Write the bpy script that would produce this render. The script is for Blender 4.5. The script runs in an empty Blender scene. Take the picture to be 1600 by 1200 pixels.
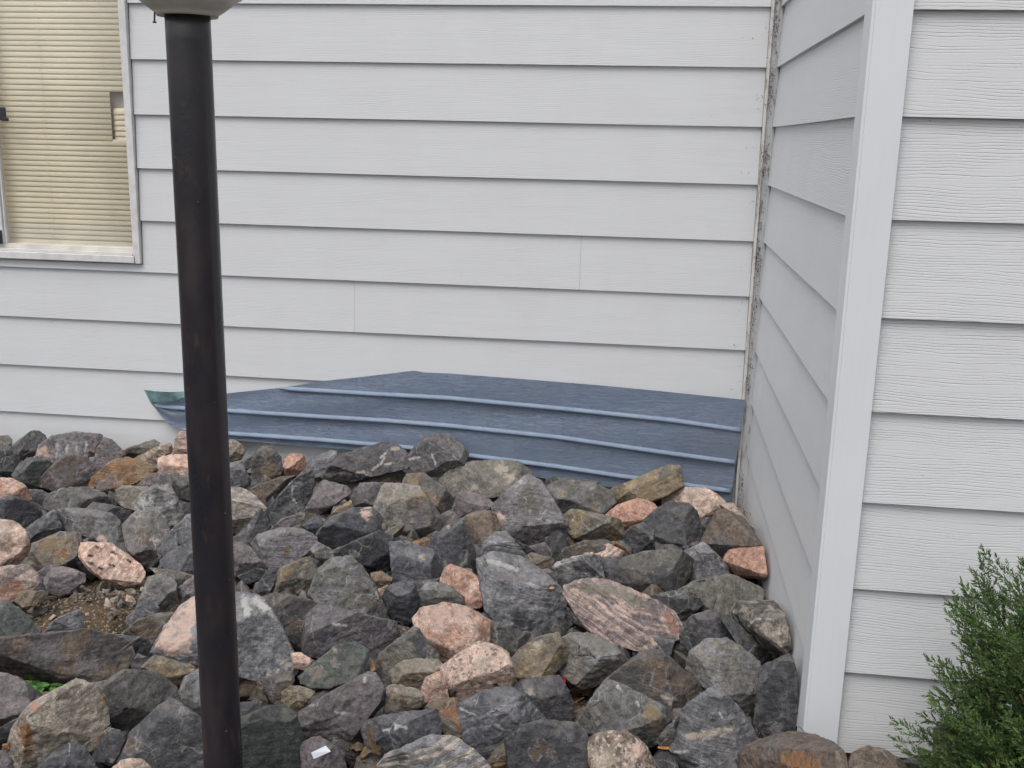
import bpy, bmesh, math, random
import numpy as np
from mathutils import Vector, noise, Matrix

# ------------------------------------------------------------------ camera, sky, sun, exposure
scn = bpy.context.scene
COL = scn.collection
FPX, PITCH, ROLL, YAW = 1625.3, 0.2322, 0.0221, -0.1281
CAM = Vector((-0.3415, -3.4231, -0.4065))
_cy, _sy = math.cos(YAW), math.sin(YAW)
CF = Vector((_sy * math.cos(PITCH), _cy * math.cos(PITCH), -math.sin(PITCH)))
_R = Vector((_cy, -_sy, 0)); _U = _R.cross(CF)
CR = _R * math.cos(ROLL) + _U * math.sin(ROLL)
CU = _U * math.cos(ROLL) - _R * math.sin(ROLL)
camd = bpy.data.cameras.new('camera'); cam = bpy.data.objects.new('camera', camd); COL.objects.link(cam)
camd.sensor_width = 36; camd.lens = 36 * FPX / 1600; camd.clip_start = .02; camd.clip_end = 500
M = Matrix((CR, CU, -CF)).transposed().to_4x4(); M.translation = CAM
cam.matrix_world = M
scn.camera = cam

world = bpy.data.worlds.new("World"); scn.world = world; world.use_nodes = True
wn = world.node_tree; wn.nodes.clear()
SUN_EL, SUN_AZ = math.radians(62), math.radians(203)      # azimuth clockwise from +Y: behind the camera, to the right
sky = wn.nodes.new('ShaderNodeTexSky'); sky.sky_type = 'NISHITA'; sky.sun_disc = False
sky.sun_elevation = SUN_EL; sky.sun_rotation = SUN_AZ
sky.air_density = 1.0; sky.dust_density = 4.0; sky.ozone_density = 1.0
hs = wn.nodes.new('ShaderNodeHueSaturation'); hs.inputs['Saturation'].default_value = .28   # clouded over: little colour left in the sky
bg = wn.nodes.new('ShaderNodeBackground'); bg.inputs[1].default_value = .135
wo = wn.nodes.new('ShaderNodeOutputWorld')
wn.links.new(sky.outputs[0], hs.inputs['Color']); wn.links.new(hs.outputs[0], bg.inputs[0]); wn.links.new(bg.outputs[0], wo.inputs[0])
sl = bpy.data.lights.new('sun', 'SUN'); sl.energy = 1.15; sl.angle = math.radians(35); sl.color = (1, .97, .93)
so = bpy.data.objects.new('sun', sl); COL.objects.link(so)
sd = Vector((math.sin(SUN_AZ) * math.cos(SUN_EL), math.cos(SUN_AZ) * math.cos(SUN_EL), math.sin(SUN_EL)))
so.rotation_euler = sd.to_track_quat('Z', 'Y').to_euler()
scn.render.engine = 'CYCLES'
vs = scn.view_settings; vs.view_transform = 'Standard'; vs.look = 'None'; vs.exposure = 0.40; vs.gamma = 1; vs.use_curve_mapping = False

# ------------------------------------------------------------------ helpers
def ray(px, py):
    return CF + CR * ((px - 800) / FPX) - CU * ((py - 600) / FPX)
def on_y(px, py, y):
    r = ray(px, py); return CAM + r * ((y - CAM.y) / r.y)
def on_z(px, py, z):
    r = ray(px, py); return CAM + r * ((z - CAM.z) / r.z)
def tag(o, label=None, cat=None, group=None, kind=None):
    if label: o['label'] = label
    if cat: o['category'] = cat
    if group: o['group'] = group
    if kind: o['kind'] = kind
    return o
def empty(name, loc=(0, 0, 0)):
    o = bpy.data.objects.new(name, None); o.location = loc; o.empty_display_size = .1; COL.objects.link(o); return o
def mesh_obj(name, verts, faces, mat, parent=None, loc=(0, 0, 0), smooth=False):
    me = bpy.data.meshes.new(name); me.from_pydata([tuple(v) for v in verts], [], faces); me.validate(); me.update()
    if smooth: me.polygons.foreach_set('use_smooth', [True] * len(me.polygons))
    o = bpy.data.objects.new(name, me)
    if mat: me.materials.append(mat)
    COL.objects.link(o); o.location = loc
    if parent: o.parent = parent
    return o
class MB:
    """collects verts and faces of one piece"""
    def __init__(s): s.v = []; s.f = []
    def add(s, vs, fs):
        n = len(s.v); s.v += [Vector(v) for v in vs]; s.f += [tuple(i + n for i in f) for f in fs]; return s
    def box(s, a, b):
        x0, y0, z0 = a; x1, y1, z1 = b
        return s.add([(x0, y0, z0), (x1, y0, z0), (x1, y1, z0), (x0, y1, z0), (x0, y0, z1), (x1, y0, z1), (x1, y1, z1), (x0, y1, z1)],
                     [(0, 3, 2, 1), (4, 5, 6, 7), (0, 1, 5, 4), (1, 2, 6, 5), (2, 3, 7, 6), (3, 0, 4, 7)])
    def lathe(s, prof, c, n=40, cap=True):
        vs = []
        for r, z in prof:
            for k in range(n):
                a = 2 * math.pi * k / n; vs.append((c[0] + r * math.cos(a), c[1] + r * math.sin(a), c[2] + z))
        fs = [(j * n + k, j * n + (k + 1) % n, (j + 1) * n + (k + 1) % n, (j + 1) * n + k) for j in range(len(prof) - 1) for k in range(n)]
        if cap: fs += [tuple(range(n - 1, -1, -1)), tuple(range((len(prof) - 1) * n, len(prof) * n))]
        return s.add(vs, fs)
    def tube(s, pts, rad, n=6):
        pts = [Vector(p) for p in pts]; vs = []
        for i, p in enumerate(pts):
            d = (pts[min(i + 1, len(pts) - 1)] - pts[max(i - 1, 0)]).normalized()
            a = d.orthogonal().normalized(); b = d.cross(a); r = rad[i] if isinstance(rad, (list, tuple)) else rad
            for k in range(n):
                t = 2 * math.pi * k / n; vs.append(p + a * (r * math.cos(t)) + b * (r * math.sin(t)))
        fs = [(j * n + k, j * n + (k + 1) % n, (j + 1) * n + (k + 1) % n, (j + 1) * n + k) for j in range(len(pts) - 1) for k in range(n)]
        fs += [tuple(range(n - 1, -1, -1)), tuple(range((len(pts) - 1) * n, len(pts) * n))]
        return s.add(vs, fs)
    def build(s, name, mat, parent=None, smooth=False, bevel=0):
        o = mesh_obj(name, s.v, s.f, mat, parent, smooth=smooth)
        if bevel:
            m = o.modifiers.new('bevel', 'BEVEL'); m.width = bevel; m.segments = 2; m.limit_method = 'ANGLE'; m.angle_limit = .7
        return o

# ------------------------------------------------------------------ materials
class NT:
    def __init__(s, name):
        s.m = bpy.data.materials.new(name); s.m.use_nodes = True; s.t = s.m.node_tree; s.t.nodes.clear()
        s.o = s.n('OutputMaterial'); s.b = s.n('BsdfPrincipled'); s.t.links.new(s.b.outputs[0], s.o.inputs[0])
    def n(s, kind, **kw):
        nd = s.t.nodes.new('ShaderNode' + kind)
        for k, v in kw.items(): setattr(nd, k, v)
        return nd
    def put(s, sock, v):
        if v is None: return
        if isinstance(v, bpy.types.NodeSocket): s.t.links.new(v, sock)
        elif isinstance(v, (tuple, list)) and len(v) == 3 and sock.type == 'RGBA': sock.default_value = (*v, 1)
        else: sock.default_value = v
    def math(s, op, a, b=None, c=None, clamp=False):
        nd = s.n('Math', operation=op); nd.use_clamp = clamp
        for i, v in enumerate((a, b, c)):
            if v is not None: s.put(nd.inputs[i], v)
        return nd.outputs[0]
    def vmath(s, op, a, b=None):
        nd = s.n('VectorMath', operation=op)
        for i, v in enumerate((a, b)):
            if v is not None: s.put(nd.inputs[i], v)
        return nd.outputs[0]
    def noise(s, vec, scale, detail=4, rough=.55, dist=0):
        nd = s.n('TexNoise'); s.put(nd.inputs['Vector'], vec); nd.inputs['Scale'].default_value = scale
        nd.inputs['Detail'].default_value = detail; nd.inputs['Roughness'].default_value = rough; nd.inputs['Distortion'].default_value = dist
        return nd.outputs[0]
    def step(s, v, a, b, lo=0., hi=1.):
        nd = s.n('MapRange'); nd.interpolation_type = 'SMOOTHSTEP'; s.put(nd.inputs[0], v)
        for i, q in enumerate((a, b, lo, hi)): s.put(nd.inputs[i + 1], q)
        return nd.outputs[0]
    def mix(s, f, a, b, mode='MIX'):
        nd = s.n('Mix', data_type='RGBA', blend_type=mode); s.put(nd.inputs[0], f); s.put(nd.inputs[6], a); s.put(nd.inputs[7], b)
        return nd.outputs[2]
    def bump(s, h, dist, strength=1., normal=None):
        nd = s.n('Bump'); s.put(nd.inputs['Height'], h); nd.inputs['Distance'].default_value = dist; nd.inputs['Strength'].default_value = strength
        if normal is not None: s.put(nd.inputs['Normal'], normal)
        return nd.outputs[0]
    def fin(s, col=None, rough=None, normal=None, metal=None, spec=None):
        s.put(s.b.inputs['Base Color'], col); s.put(s.b.inputs['Roughness'], rough); s.put(s.b.inputs['Normal'], normal)
        s.put(s.b.inputs['Metallic'], metal); s.put(s.b.inputs['Specular IOR Level'], spec)
        return s.m
    def attr(s, name):
        nd = s.n('Attribute', attribute_name=name); return nd
    def rnd(s): return s.n('ObjectInfo').outputs['Random']
    def pos(s): return s.n('NewGeometry').outputs['Position']
    def obj(s): return s.n('TexCoord').outputs['Object']
    def scale(s, vec, v3): return s.vmath('MULTIPLY', vec, v3)

def simple(name, col, rough=.6, metal=0, spec=.5, var=.12, sc=30, bump=0):
    t = NT(name); n = t.noise(t.pos(), sc, 5); f = t.step(n, .3, .7, 1 - var, 1 + var)
    c = t.vmath('SCALE', (0, 0, 0)); nd = c.node; nd.inputs[0].default_value = col; t.put(nd.inputs[3], f)
    return t.fin(c, rough, t.bump(n, bump) if bump else None, metal, spec)

def siding_mat(name, base, along, coarse):
    """painted fibre cement: pressed cedar grain running along the board"""
    t = NT(name); P = t.pos(); R = t.rnd()
    off = t.n('CombineXYZ'); t.put(off.inputs[0], t.math('MULTIPLY', R, 37.)); t.put(off.inputs[1], t.math('MULTIPLY', R, 23.)); t.put(off.inputs[2], t.math('MULTIPLY', R, 11.))
    P2 = t.vmath('ADD', P, off.outputs[0])
    st = (2.2, 10., 115.) if along == 'x' else (10., 2.2, 115.)
    w = t.noise(t.scale(P2, (5, 5, 9)), 1., 2)
    wv = t.n('CombineXYZ'); t.put(wv.inputs[2], t.math('MULTIPLY', w, .022 if coarse else .012))
    Q = t.scale(t.vmath('ADD', P2, wv.outputs[0]), st)
    sz = t.n('SeparateXYZ'); t.put(sz.inputs[0], P2)
    long_ = (2.6, 9., 9.) if along == 'x' else (9., 2.6, 9.)
    fine_ = (9., 30., 34.) if along == 'x' else (30., 9., 34.)
    ph = t.math('MULTIPLY', sz.outputs[2], 1 / (.0056 if coarse else .0050))
    ph = t.math('ADD', ph, t.math('MULTIPLY', t.noise(t.scale(P2, long_), 1., 3), 5.5 if coarse else 4.))
    ph = t.math('ADD', ph, t.math('MULTIPLY', t.noise(t.scale(P2, fine_), 1., 2), 1.6))
    fr_ = t.math('ABSOLUTE', t.math('SUBTRACT', t.math('FRACT', ph), .5))
    groove = t.step(fr_, .0, .17 if coarse else .22, 1., 0.)
    pres = t.step(t.noise(t.scale(P2, (4., 60., 85.) if along == 'x' else (60., 4., 85.)), 1., 3), .36, .60, .10, 1.)
    gg = t.math('MULTIPLY', groove, pres)
    col = t.mix(t.math('MULTIPLY', gg, .26 if coarse else .09), base, tuple(c * .45 for c in base))
    blot = t.step(t.noise(P, 4.5, 5, .6), .35, .75, 0., .09)
    col = t.mix(blot, col, (.40, .39, .36))
    # dirt and splashes rising from the stones, film under the laps
    sx = t.n('SeparateXYZ'); t.put(sx.inputs[0], P)
    low = t.step(t.math('ADD', sx.outputs[2], t.math('MULTIPLY', t.noise(P, 14, 5), .25)), -1.55, -1.25, .12, 0.)
    col = t.mix(low, col, (.27, .25, .22))
    fleck = t.step(t.noise(P, 160, 2), .735, .77, 0., .5)
    col = t.mix(t.math('MULTIPLY', fleck, t.step(t.noise(P, 9, 2), .5, .65)), col, (.12, .10, .08))
    h = t.math('ADD', t.math('MULTIPLY', gg, -1.), t.math('MULTIPLY', t.noise(P, 220, 3), .15))
    return t.fin(col, .52, t.bump(h, .0007 if coarse else .0004, .8), 0, .35)

BASE = (.604, .617, .636)
m_sx = siding_mat('painted_siding_fine', BASE, 'x', False)
m_sy = siding_mat('painted_siding_side', BASE, 'y', False)
m_sf = siding_mat('painted_siding_coarse', BASE, 'x', True)
def trim_mat():
    t = NT('painted_trim'); P = t.pos()
    g = t.noise(t.scale(P, (120, 120, 4)), 1., 3); l = t.step(g, .42, .5, 1., 0.)
    col = t.mix(t.math('MULTIPLY', l, .02), (.655, .68, .71), (.36, .37, .38))
    col = t.mix(t.step(t.noise(P, 5, 4), .4, .8, 0., .12), col, (.45, .45, .46))
    return t.fin(col, .5, t.bump(g, .0002), 0, .4)
m_trim = trim_mat()
def strip_mat():
    t = NT('dirty_corner_strip'); P = t.pos()
    d = t.step(t.noise(t.scale(P, (60, 60, 14)), 1., 5, .7), .48, .68)
    return t.fin(t.mix(t.math('MULTIPLY', d, .75), (.58, .57, .55), (.16, .11, .07)), .6)
m_strip = strip_mat()
m_back = simple('dark_sheathing', (.16, .15, .14), .9)  # plain dark grey for the walls behind the boards
def gap_mat():
    t = NT('grimy_caulk'); P = t.pos()
    d = t.step(t.noise(t.scale(P, (90, 90, 11)), 1., 6, .72), .50, .66)
    col = t.mix(t.math('MULTIPLY', d, .65), (.44, .445, .46), (.11, .075, .05))
    return t.fin(col, .8)
m_gap = gap_mat()
m_winframe = simple('window_frame_paint', (.60, .60, .60), .45, var=.1, sc=25)
m_sill = simple('dirty_window_track', (.58, .56, .53), .6, var=.12, sc=12)
m_slat = simple('cream_blind_plastic', (.88, .82, .65), .45, var=.05, sc=6)
m_slat2 = simple('pale_blind_plastic', (.80, .76, .66), .45, var=.05, sc=6)
m_black = simple('black_latch_plastic', (.02, .022, .03), .4)
m_backing = simple('pale_sheet_behind_blind', (.72, .70, .66), .9)
def glass_mat():
    t = NT('window_glass'); t.t.nodes.remove(t.b)
    tr = t.n('BsdfTransparent'); tr.inputs[0].default_value = (.98, .975, .965, 1)
    gl = t.n('BsdfGlossy'); gl.inputs['Roughness'].default_value = .02
    fr = t.n('LayerWeight'); fr.inputs[0].default_value = .5; fac = t.math('MULTIPLY_ADD', t.math('POWER', fr.outputs['Facing'], 3.), .6, .07)
    mx = t.n('MixShader'); t.put(mx.inputs[0], fac); t.put(mx.inputs[1], tr.outputs[0]); t.put(mx.inputs[2], gl.outputs[0]); t.put(t.o.inputs[0], mx.outputs[0])
    return t.m
m_glass = glass_mat()
def blue_mat():
    t = NT('blue_steel_siding'); P = t.obj()
    w = t.noise(t.scale(P, (4, 4, 4)), 1., 3)
    wv = t.n('CombineXYZ'); t.put(wv.inputs[2], t.math('MULTIPLY', w, .03))
    a = t.noise(t.scale(t.vmath('ADD', P, wv.outputs[0]), (16, 16, 330)), 1.3, 2, .6)
    g = t.step(t.math('ABSOLUTE', t.math('SUBTRACT', a, .5)), 0, .07, 1, 0)
    col = t.mix(t.step(a, .35, .65), (.152, .194, .272), (.178, .221, .304))
    col = t.mix(t.math('MULTIPLY', g, .3), col, (.09, .12, .19))
    dust = t.step(t.noise(P, 6, 5), .4, .75, 0, .3)
    col = t.mix(dust, col, (.20, .23, .27))
    return t.fin(col, .42, t.bump(g, .0006), .0, .5)
m_blue = blue_mat()
m_rib = simple('blue_steel_rib', (.20, .25, .335), .6, 0, .25, var=.08, sc=20)
m_teal = simple('green_primer_back', (.25, .42, .44), .5, 0, .5, var=.35, sc=25)
def pole_mat():
    t = NT('dark_bronze_paint'); P = t.pos()
    a = t.noise(t.scale(P, (14, 14, 5)), 1., 5, .6)
    col = t.mix(t.step(a, .35, .65), (.013, .013, .019), (.028, .022, .025))
    r = t.noise(t.scale(P, (40, 40, 16)), 1., 5, .7)
    col = t.mix(t.math('MULTIPLY', t.step(r, .56, .72), .6), col, (.065, .036, .026))
    sp = t.step(t.noise(P, 130, 2), .76, .80)
    col = t.mix(sp, col, (.35, .34, .32))
    return t.fin(col, t.step(a, .3, .7, .26, .42), t.bump(t.noise(P, 90, 4), .0003), 0, .6)
m_pole = pole_mat()
m_fitter = simple('stained_lamp_fitter', (.60, .58, .52), .6, var=.15, sc=14)
m_globe = simple('cloudy_lamp_globe', (.70, .66, .56), .35, var=.15, sc=9)
def soil_mat():
    t = NT('gritty_soil'); P = t.pos()
    a = t.noise(P, 12, 8, .7); b = t.noise(P, 140, 4, .6)
    col = t.mix(t.step(a, .35, .65), (.045, .034, .025), (.105, .076, .050))
    v = t.n('TexVoronoi'); t.put(v.inputs['Vector'], P); v.inputs['Scale'].default_value = 190
    col = t.mix(t.math('MULTIPLY', t.step(v.outputs['Color'], .72, .8), .7), col, (.30, .24, .16))
    h = t.math('ADD', b, t.math('MULTIPLY', v.outputs['Distance'], -.8))
    return t.fin(col, .95, t.bump(h, .004), 0, .2)
m_soil = soil_mat()
m_leaf_dry = simple('dry_leaf', (.13, .088, .05), .8, var=.5, sc=60)
m_leaf_orange = simple('orange_leaf', (.40, .17, .045), .7, var=.4, sc=60)
m_red = simple('red_plastic', (.55, .02, .025), .35)
m_paper = simple('white_paper_tag', (.75, .77, .85), .6, var=.03)
m_weed = simple('weed_leaf', (.07, .17, .03), .5, var=.4, sc=60)
m_debris = simple('cobweb_litter', (.075, .05, .035), .9, var=.6, sc=90)
m_yellow = simple('yellow_leaf_bit', (.50, .36, .12), .7)

def rock_mat():
    t = NT('broken_stone'); O = t.obj(); R = t.rnd()
    off = t.n('CombineXYZ')
    for i, k in enumerate((91., 47., 73.)): t.put(off.inputs[i], t.math('MULTIPLY', R, k))
    P = t.vmath('ADD', O, off.outputs[0])
    ca, cb, pp, pc = t.attr('col_a').outputs['Color'], t.attr('col_b').outputs['Color'], t.attr('par'), t.attr('pat')
    sp = t.n('SeparateColor'); t.put(sp.inputs[0], pp.outputs['Color']); band, vein, gran = sp.outputs
    bd = t.attr('bnd').outputs['Fac']
    n1 = t.noise(P, 16, 7, .62, .6)
    f1 = t.step(n1, .44, .62, 0, .85)
    # foliation: stretched noise along one direction of the stone
    warp = t.noise(P, 12, 4)
    bc = t.n('CombineXYZ'); t.put(bc.inputs[0], t.math('ADD', t.math('MULTIPLY', bd, 95.), t.math('MULTIPLY', warp, 2.4)))
    t.put(bc.inputs[1], t.math('MULTIPLY', t.noise(P, 5, 2), 3.))
    bn = t.noise(bc.outputs[0], 1.0, 5, .7)
    fb = t.step(bn, .43, .58)
    fm = t.n('Mix', data_type='FLOAT'); t.put(fm.inputs[0], band); t.put(fm.inputs[2], f1); t.put(fm.inputs[3], fb); f = fm.outputs[0]
    col = t.mix(f, ca, cb)
    # cloudy tone
    tone = t.step(t.noise(P, 38, 8, .72), .3, .7, .60, 1.45)
    g2 = t.step(t.noise(P, 420, 3, .7), .3, .7, .80, 1.22)
    g3 = t.step(t.noise(P, 105, 7, .68), .34, .66, .80, 1.22)
    tg = t.math('MULTIPLY', t.math('MULTIPLY', tone, g2), g3)
    nd = t.n('VectorMath', operation='SCALE'); t.put(nd.inputs[0], col); t.put(nd.inputs[3], tg); col = nd.outputs[0]
    # granite crystals
    vo = t.n('TexVoronoi'); t.put(vo.inputs['Vector'], P); vo.inputs['Scale'].default_value = 170
    sv = t.n('SeparateColor'); t.put(sv.inputs[0], vo.outputs['Color'])
    cr = t.math('MULTIPLY', t.step(sv.outputs[0], .80, .84), gran); col = t.mix(t.math('MULTIPLY', cr, .75), col, (.07, .055, .05))
    cr2 = t.math('MULTIPLY', t.step(sv.outputs[1], .80, .84), gran); col = t.mix(t.math('MULTIPLY', cr2, .55), col, (.62, .52, .44))
    # stain patch painted where the stone has it
    col = t.mix(t.math('MULTIPLY', pc.outputs['Alpha'], t.step(t.noise(P, 60, 5), .2, .55, .55, 1.)), col, pc.outputs['Color'])
    # pale mineral threads
    ve = t.n('TexVoronoi', feature='DISTANCE_TO_EDGE'); ve.inputs['Scale'].default_value = 15
    wp = t.n('TexNoise'); t.put(wp.inputs['Vector'], P); wp.inputs['Scale'].default_value = 26; wp.inputs['Detail'].default_value = 4
    t.put(ve.inputs['Vector'], t.vmath('ADD', P, t.scale(wp.outputs['Color'], (.03, .03, .03))))
    vl = t.math('MULTIPLY', t.step(ve.outputs['Distance'], 0., t.math('MULTIPLY', t.noise(P, 20, 2), .055), 1., 0.), t.step(t.noise(P, 17, 3), .46, .62)); vl = t.math('MULTIPLY', vl, vein)
    col = t.mix(vl, col, (.50, .47, .45))
    # white flecks
    fk = t.math('MULTIPLY', t.step(t.noise(P, 240, 2), .70, .75), t.step(t.noise(P, 22, 3), .45, .65)); col = t.mix(t.math('MULTIPLY', fk, .35), col, (.40, .39, .38))
    # knocked, paler edges
    pt = t.n('NewGeometry').outputs['Pointiness']
    ed = t.math('MULTIPLY', t.step(pt, .515, .60), t.step(t.noise(P, 70, 4), .35, .6, .25, 1.))
    col = t.mix(t.math('MULTIPLY', ed, .42), col, (.34, .33, .33))
    # soil dust on upward faces, paled to paint brighter lit tops into the colour
    nz = t.n('SeparateXYZ'); t.put(nz.inputs[0], t.n('NewGeometry').outputs['Normal'])
    du = t.math('MULTIPLY', t.step(nz.outputs[2], .35, .9), t.step(t.noise(P, 30, 6, .7), .42, .68, 0., .42))
    col = t.mix(du, col, (.215, .20, .18))
    h = t.math('ADD', t.math('MULTIPLY', t.noise(P, 48, 9, .66), 1.), t.math('MULTIPLY', t.noise(P, 260, 5, .7), .28))
    h = t.math('ADD', h, t.math('MULTIPLY', t.math('MULTIPLY', fb, band), .25))
    h = t.math('ADD', h, t.math('MULTIPLY', vo.outputs['Distance'], -.12))
    return t.fin(col, t.step(n1, .3, .7, .62, .85), t.bump(h, .0065, 1.), 0, .38)
m_rock = rock_mat()

# ------------------------------------------------------------------ ground
def zs(x, y):                                      # level of the middle of the top layer of stones
    return -1.578 - .028 * x - .004 * y
rng = random.Random(4)
PATCHC = on_z(165, 945, -1.585)
PATCHES = [(PATCHC, .19, .070), (on_z(90, 960, -1.58), .12, .04), (on_z(905, 1080, -1.6), .06, .02), (on_z(1010, 1290, -1.6), .1, .02), (on_z(290, 800, -1.56), .09, .035)]
def ground_z(x, y):
    d = .115
    for c, r, a in PATCHES:
        q = ((x - c.x) ** 2 + (y - c.y) ** 2) / (r * r); d -= a * math.exp(-q * 1.2)
    return zs(x, y) - d + .012 * (noise.noise(Vector((x * 6, y * 6, 0)))) + .005 * noise.noise(Vector((x * 25, y * 25, 3)))
NX, NY = 190, 170
gx = [-4.2 + 7.2 * i / NX for i in range(NX + 1)]; gy = [-4.6 + 4.7 * j / NY for j in range(NY + 1)]
gv = [(x, y, ground_z(x, y)) for y in gy for x in gx]
gf = [(j * (NX + 1) + i, j * (NX + 1) + i + 1, (j + 1) * (NX + 1) + i + 1, (j + 1) * (NX + 1) + i) for j in range(NY) for i in range(NX)]
tag(mesh_obj('ground', gv, gf, m_soil, smooth=True), 'brown gritty soil showing between the stones', kind='structure')
far = mesh_obj('terrain', [(-200, -200, -1.74), (200, -200, -1.74), (200, 200, -1.74), (-200, 200, -1.74)], [(0, 1, 2, 3)], m_soil)
tag(far, 'flat bare ground reaching away from the house', kind='structure')

# ------------------------------------------------------------------ house
E = .178
D = 1.4702                                           # the front wall stands this far before the back wall
house = empty('house', (0, 0, -1.75))
tag(house, 'pale grey lap-sided house with a window and an inside corner', 'house')
def hp(o):
    o.parent = house; o.matrix_parent_inverse = Matrix.Translation((0, 0, 1.75)); return o
def board(p0, p1, k, nrm, mat, seed, top=None, bot=None):
    """lap board between p0 and p1 (xy), lower edge at seam k, face leaning in towards the top; slight waviness"""
    z0, z1 = -E * k, -E * (k - 1) + .028
    if bot is not None: z0 = bot
    if top is not None: z1 = top
    n = max(2, int((Vector(p1) - Vector(p0)).length / .12)); r = random.Random(seed)
    nv = Vector((nrm[0], nrm[1], 0)); v = []; f = []
    for i in range(n + 1):
        t = i / n; x = p0[0] + (p1[0] - p0[0]) * t; y = p0[1] + (p1[1] - p0[1]) * t
        w = .0012 * noise.noise(Vector((x * 1.7, y * 1.7, k * 3.3))); zz = .0012 * noise.noise(Vector((x * 1.1 + 9, y * 1.1, k * 5.1)))
        fr = (z1 - z0) / (E + .028); 
        for (off, z) in ((0, z0 + zz), (.0008, z0 + zz - .0), (-.0115 * fr, z1), (-.0125 * fr - .004, z1), (-.0095, z0 + zz)):
            q = Vector((x, y, z)) + nv * (off + w); v.append(q)
    # profile: 0 bottom front, 1 (same, tiny proud), 2 top front, 3 top back, 4 bottom back
    for i in range(n):
        a, b = i * 5, (i + 1) * 5
        for (s, e2) in ((0, 2), (2, 3), (3, 4), (4, 0)): f.append((a + s, b + s, b + e2, a + e2))
    f.append((0, 2, 3, 4)); f.append((n * 5 + 4, n * 5 + 3, n * 5 + 2, n * 5))
    vv = v; o = mesh_obj('siding_board', vv, f, mat)
    bm = bmesh.new(); bm.from_mesh(o.data)
    bmesh.ops.delete(bm, geom=[q for q in bm.verts if not q.link_faces], context='VERTS')
    bmesh.ops.recalc_face_normals(bm, faces=bm.faces); bm.to_mesh(o.data); bm.free()
    return hp(o)
WX = on_y(222, 412, 0)                               # lower right corner of the window trim
WXR, WZB = WX.x, WX.z
joints = {5: [on_y(907, 400, 0).x], 6: [on_y(553, 480, 0).x], 8: [on_y(533, 703, 0).x], 2: [-3.3]}
XL = -4.0
for k in range(-4, 10):
    right = -.013
    if k <= 4: left = WXR + .003
    else: left = XL
    xs = [left] + [j for j in joints.get(k, []) if left < j < right] + [right]
    if k == 5: xs = [left, WXR + .003] + xs[1:]
    for a, b in zip(xs[:-1], xs[1:]):
        board((a + (.0003 if a != left and a != WXR + .003 else 0), 0), (b - (.0003 if b not in (right, WXR + .003) else 0), 0), k, (0, -1), m_sx, k, top=(WZB - .004) if (k == 5 and a == left) else None)
# left of the window beyond the picture
for k in range(-4, 5): board((XL, 0), (-3.40, 0), k, (0, -1), m_sx, k + 50)
for k in range(-4, 10):
    board((.018, -.006), (.018, -D + .052), k, (-1, 0), m_sy, k + 20)
PX1 = on_y(1345, 785, -D).x; PX0 = on_y(1318 - 17, 785, -D - .02).x
for k in range(-4, 10):
    board((PX1 + .001, -D), (2.6, -D), k, (0, -1), m_sf, k + 80)
# solid walls behind the boards (cut round the window)
wb = MB(); wb.box((XL, .013, -1.75), (WXR - .001, .16, WZB)).box((WXR, .013, -1.75), (.15, .16, .9)).box((XL, .013, WZB + .001), (-3.40, .16, .9)).box((-3.399, .013, .5), (WXR - .001, .16, .9))
hp(wb.build('back_wall', m_back))
wb = MB(); wb.box((.031, -D + .02, -1.75), (.14, .012, .9)); hp(wb.build('side_wall', m_back))
wb = MB(); wb.box((.141, -D + .013, -1.75), (2.6, -D + .15, .9)); hp(wb.build('front_wall', m_back))
# outside corner: two boards meeting, slightly proud of the siding
xs0 = PX1 - .063
wb = MB(); wb.box((xs0, -D - .012, -1.70), (PX1, -D + .010, .9)); hp(wb.build('corner_board', m_trim, bevel=.0006))
wb = MB(); wb.box((xs0 - .0055, -D - .0112, -1.70), (xs0 - .0001, -D + .055, .9)); hp(wb.build('corner_board', m_trim, bevel=.0006))
# inside corner: thin metal strip with a dark seam to its right
wb = MB(); wb.box((-.0125, -.0135, -1.70), (-.0035, .0, .9)); hp(wb.build('corner_strip', m_strip, bevel=.0008))
wb = MB(); wb.box((-.003, -.004, -1.70), (.026, .0125, .9)); hp(wb.build('corner_gap', m_gap))
# window
win = hp(empty('window')); win.location = (0, 0, 0)
win.matrix_parent_inverse = Matrix.Translation((0, 0, 1.75))
def wpart(mb, name, mat, bevel=0, label=None):
    o = mb.build(name, mat, bevel=bevel); o.parent = win
    if label: o['label'] = label
    return o
WL = -3.399
wpart(MB().box((WXR - .020, -.012, WZB), (WXR, .012, .5)), 'frame', m_winframe, .002)
wpart(MB().box((WL, -.016, WZB + .002), (WXR - .0205, .010, WZB + .027)), 'frame', m_winframe, .002)
wpart(MB().box((WXR - .030, -.002, WZB + .028), (WXR - .0205, .10, .5)), 'frame', m_winframe, .001)
wpart(MB().box((WL, -.006, WZB + .0275), (WXR - .0305, .10, WZB + .037)), 'sill', m_sill, .001)
wpart(MB().box((WL, .012, WZB + .0375), (WXR - .0305, .030, WZB + .052)), 'track', m_sill, .001)
ML = on_y(17, 385, .03).x
wpart(MB().box((ML - .042, .008, WZB + .0525), (ML - .012, .034, .5)), 'mullion', m_winframe, .002)
wpart(MB().box((ML - .0115, .016, WZB + .0525), (ML - .004, .034, .5)), 'mullion', m_winframe, .001)
q = on_y(6, 178, .0); wpart(MB().box((q.x - .02, -.002, q.z - .022), (q.x + .004, .0075, q.z + .022)).box((q.x - .004, -.008, q.z - .024), (q.x + .012, .0075, q.z - .012)), 'latch', m_black, .001)
q = on_y(0, 372, .0); wpart(MB().box((q.x - .03, -.004, q.z - .02), (q.x + .006, .0075, q.z + .028)), 'latch', m_black, .003)
wpart(MB().box((ML - .003, .022, WZB + .0525), (WXR - .0305, .0235, .5)), 'pane', m_glass)
wpart(MB().box((WL, .0365, WZB + .053), (ML - .043, .038, .5)), 'pane', m_glass)
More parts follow.
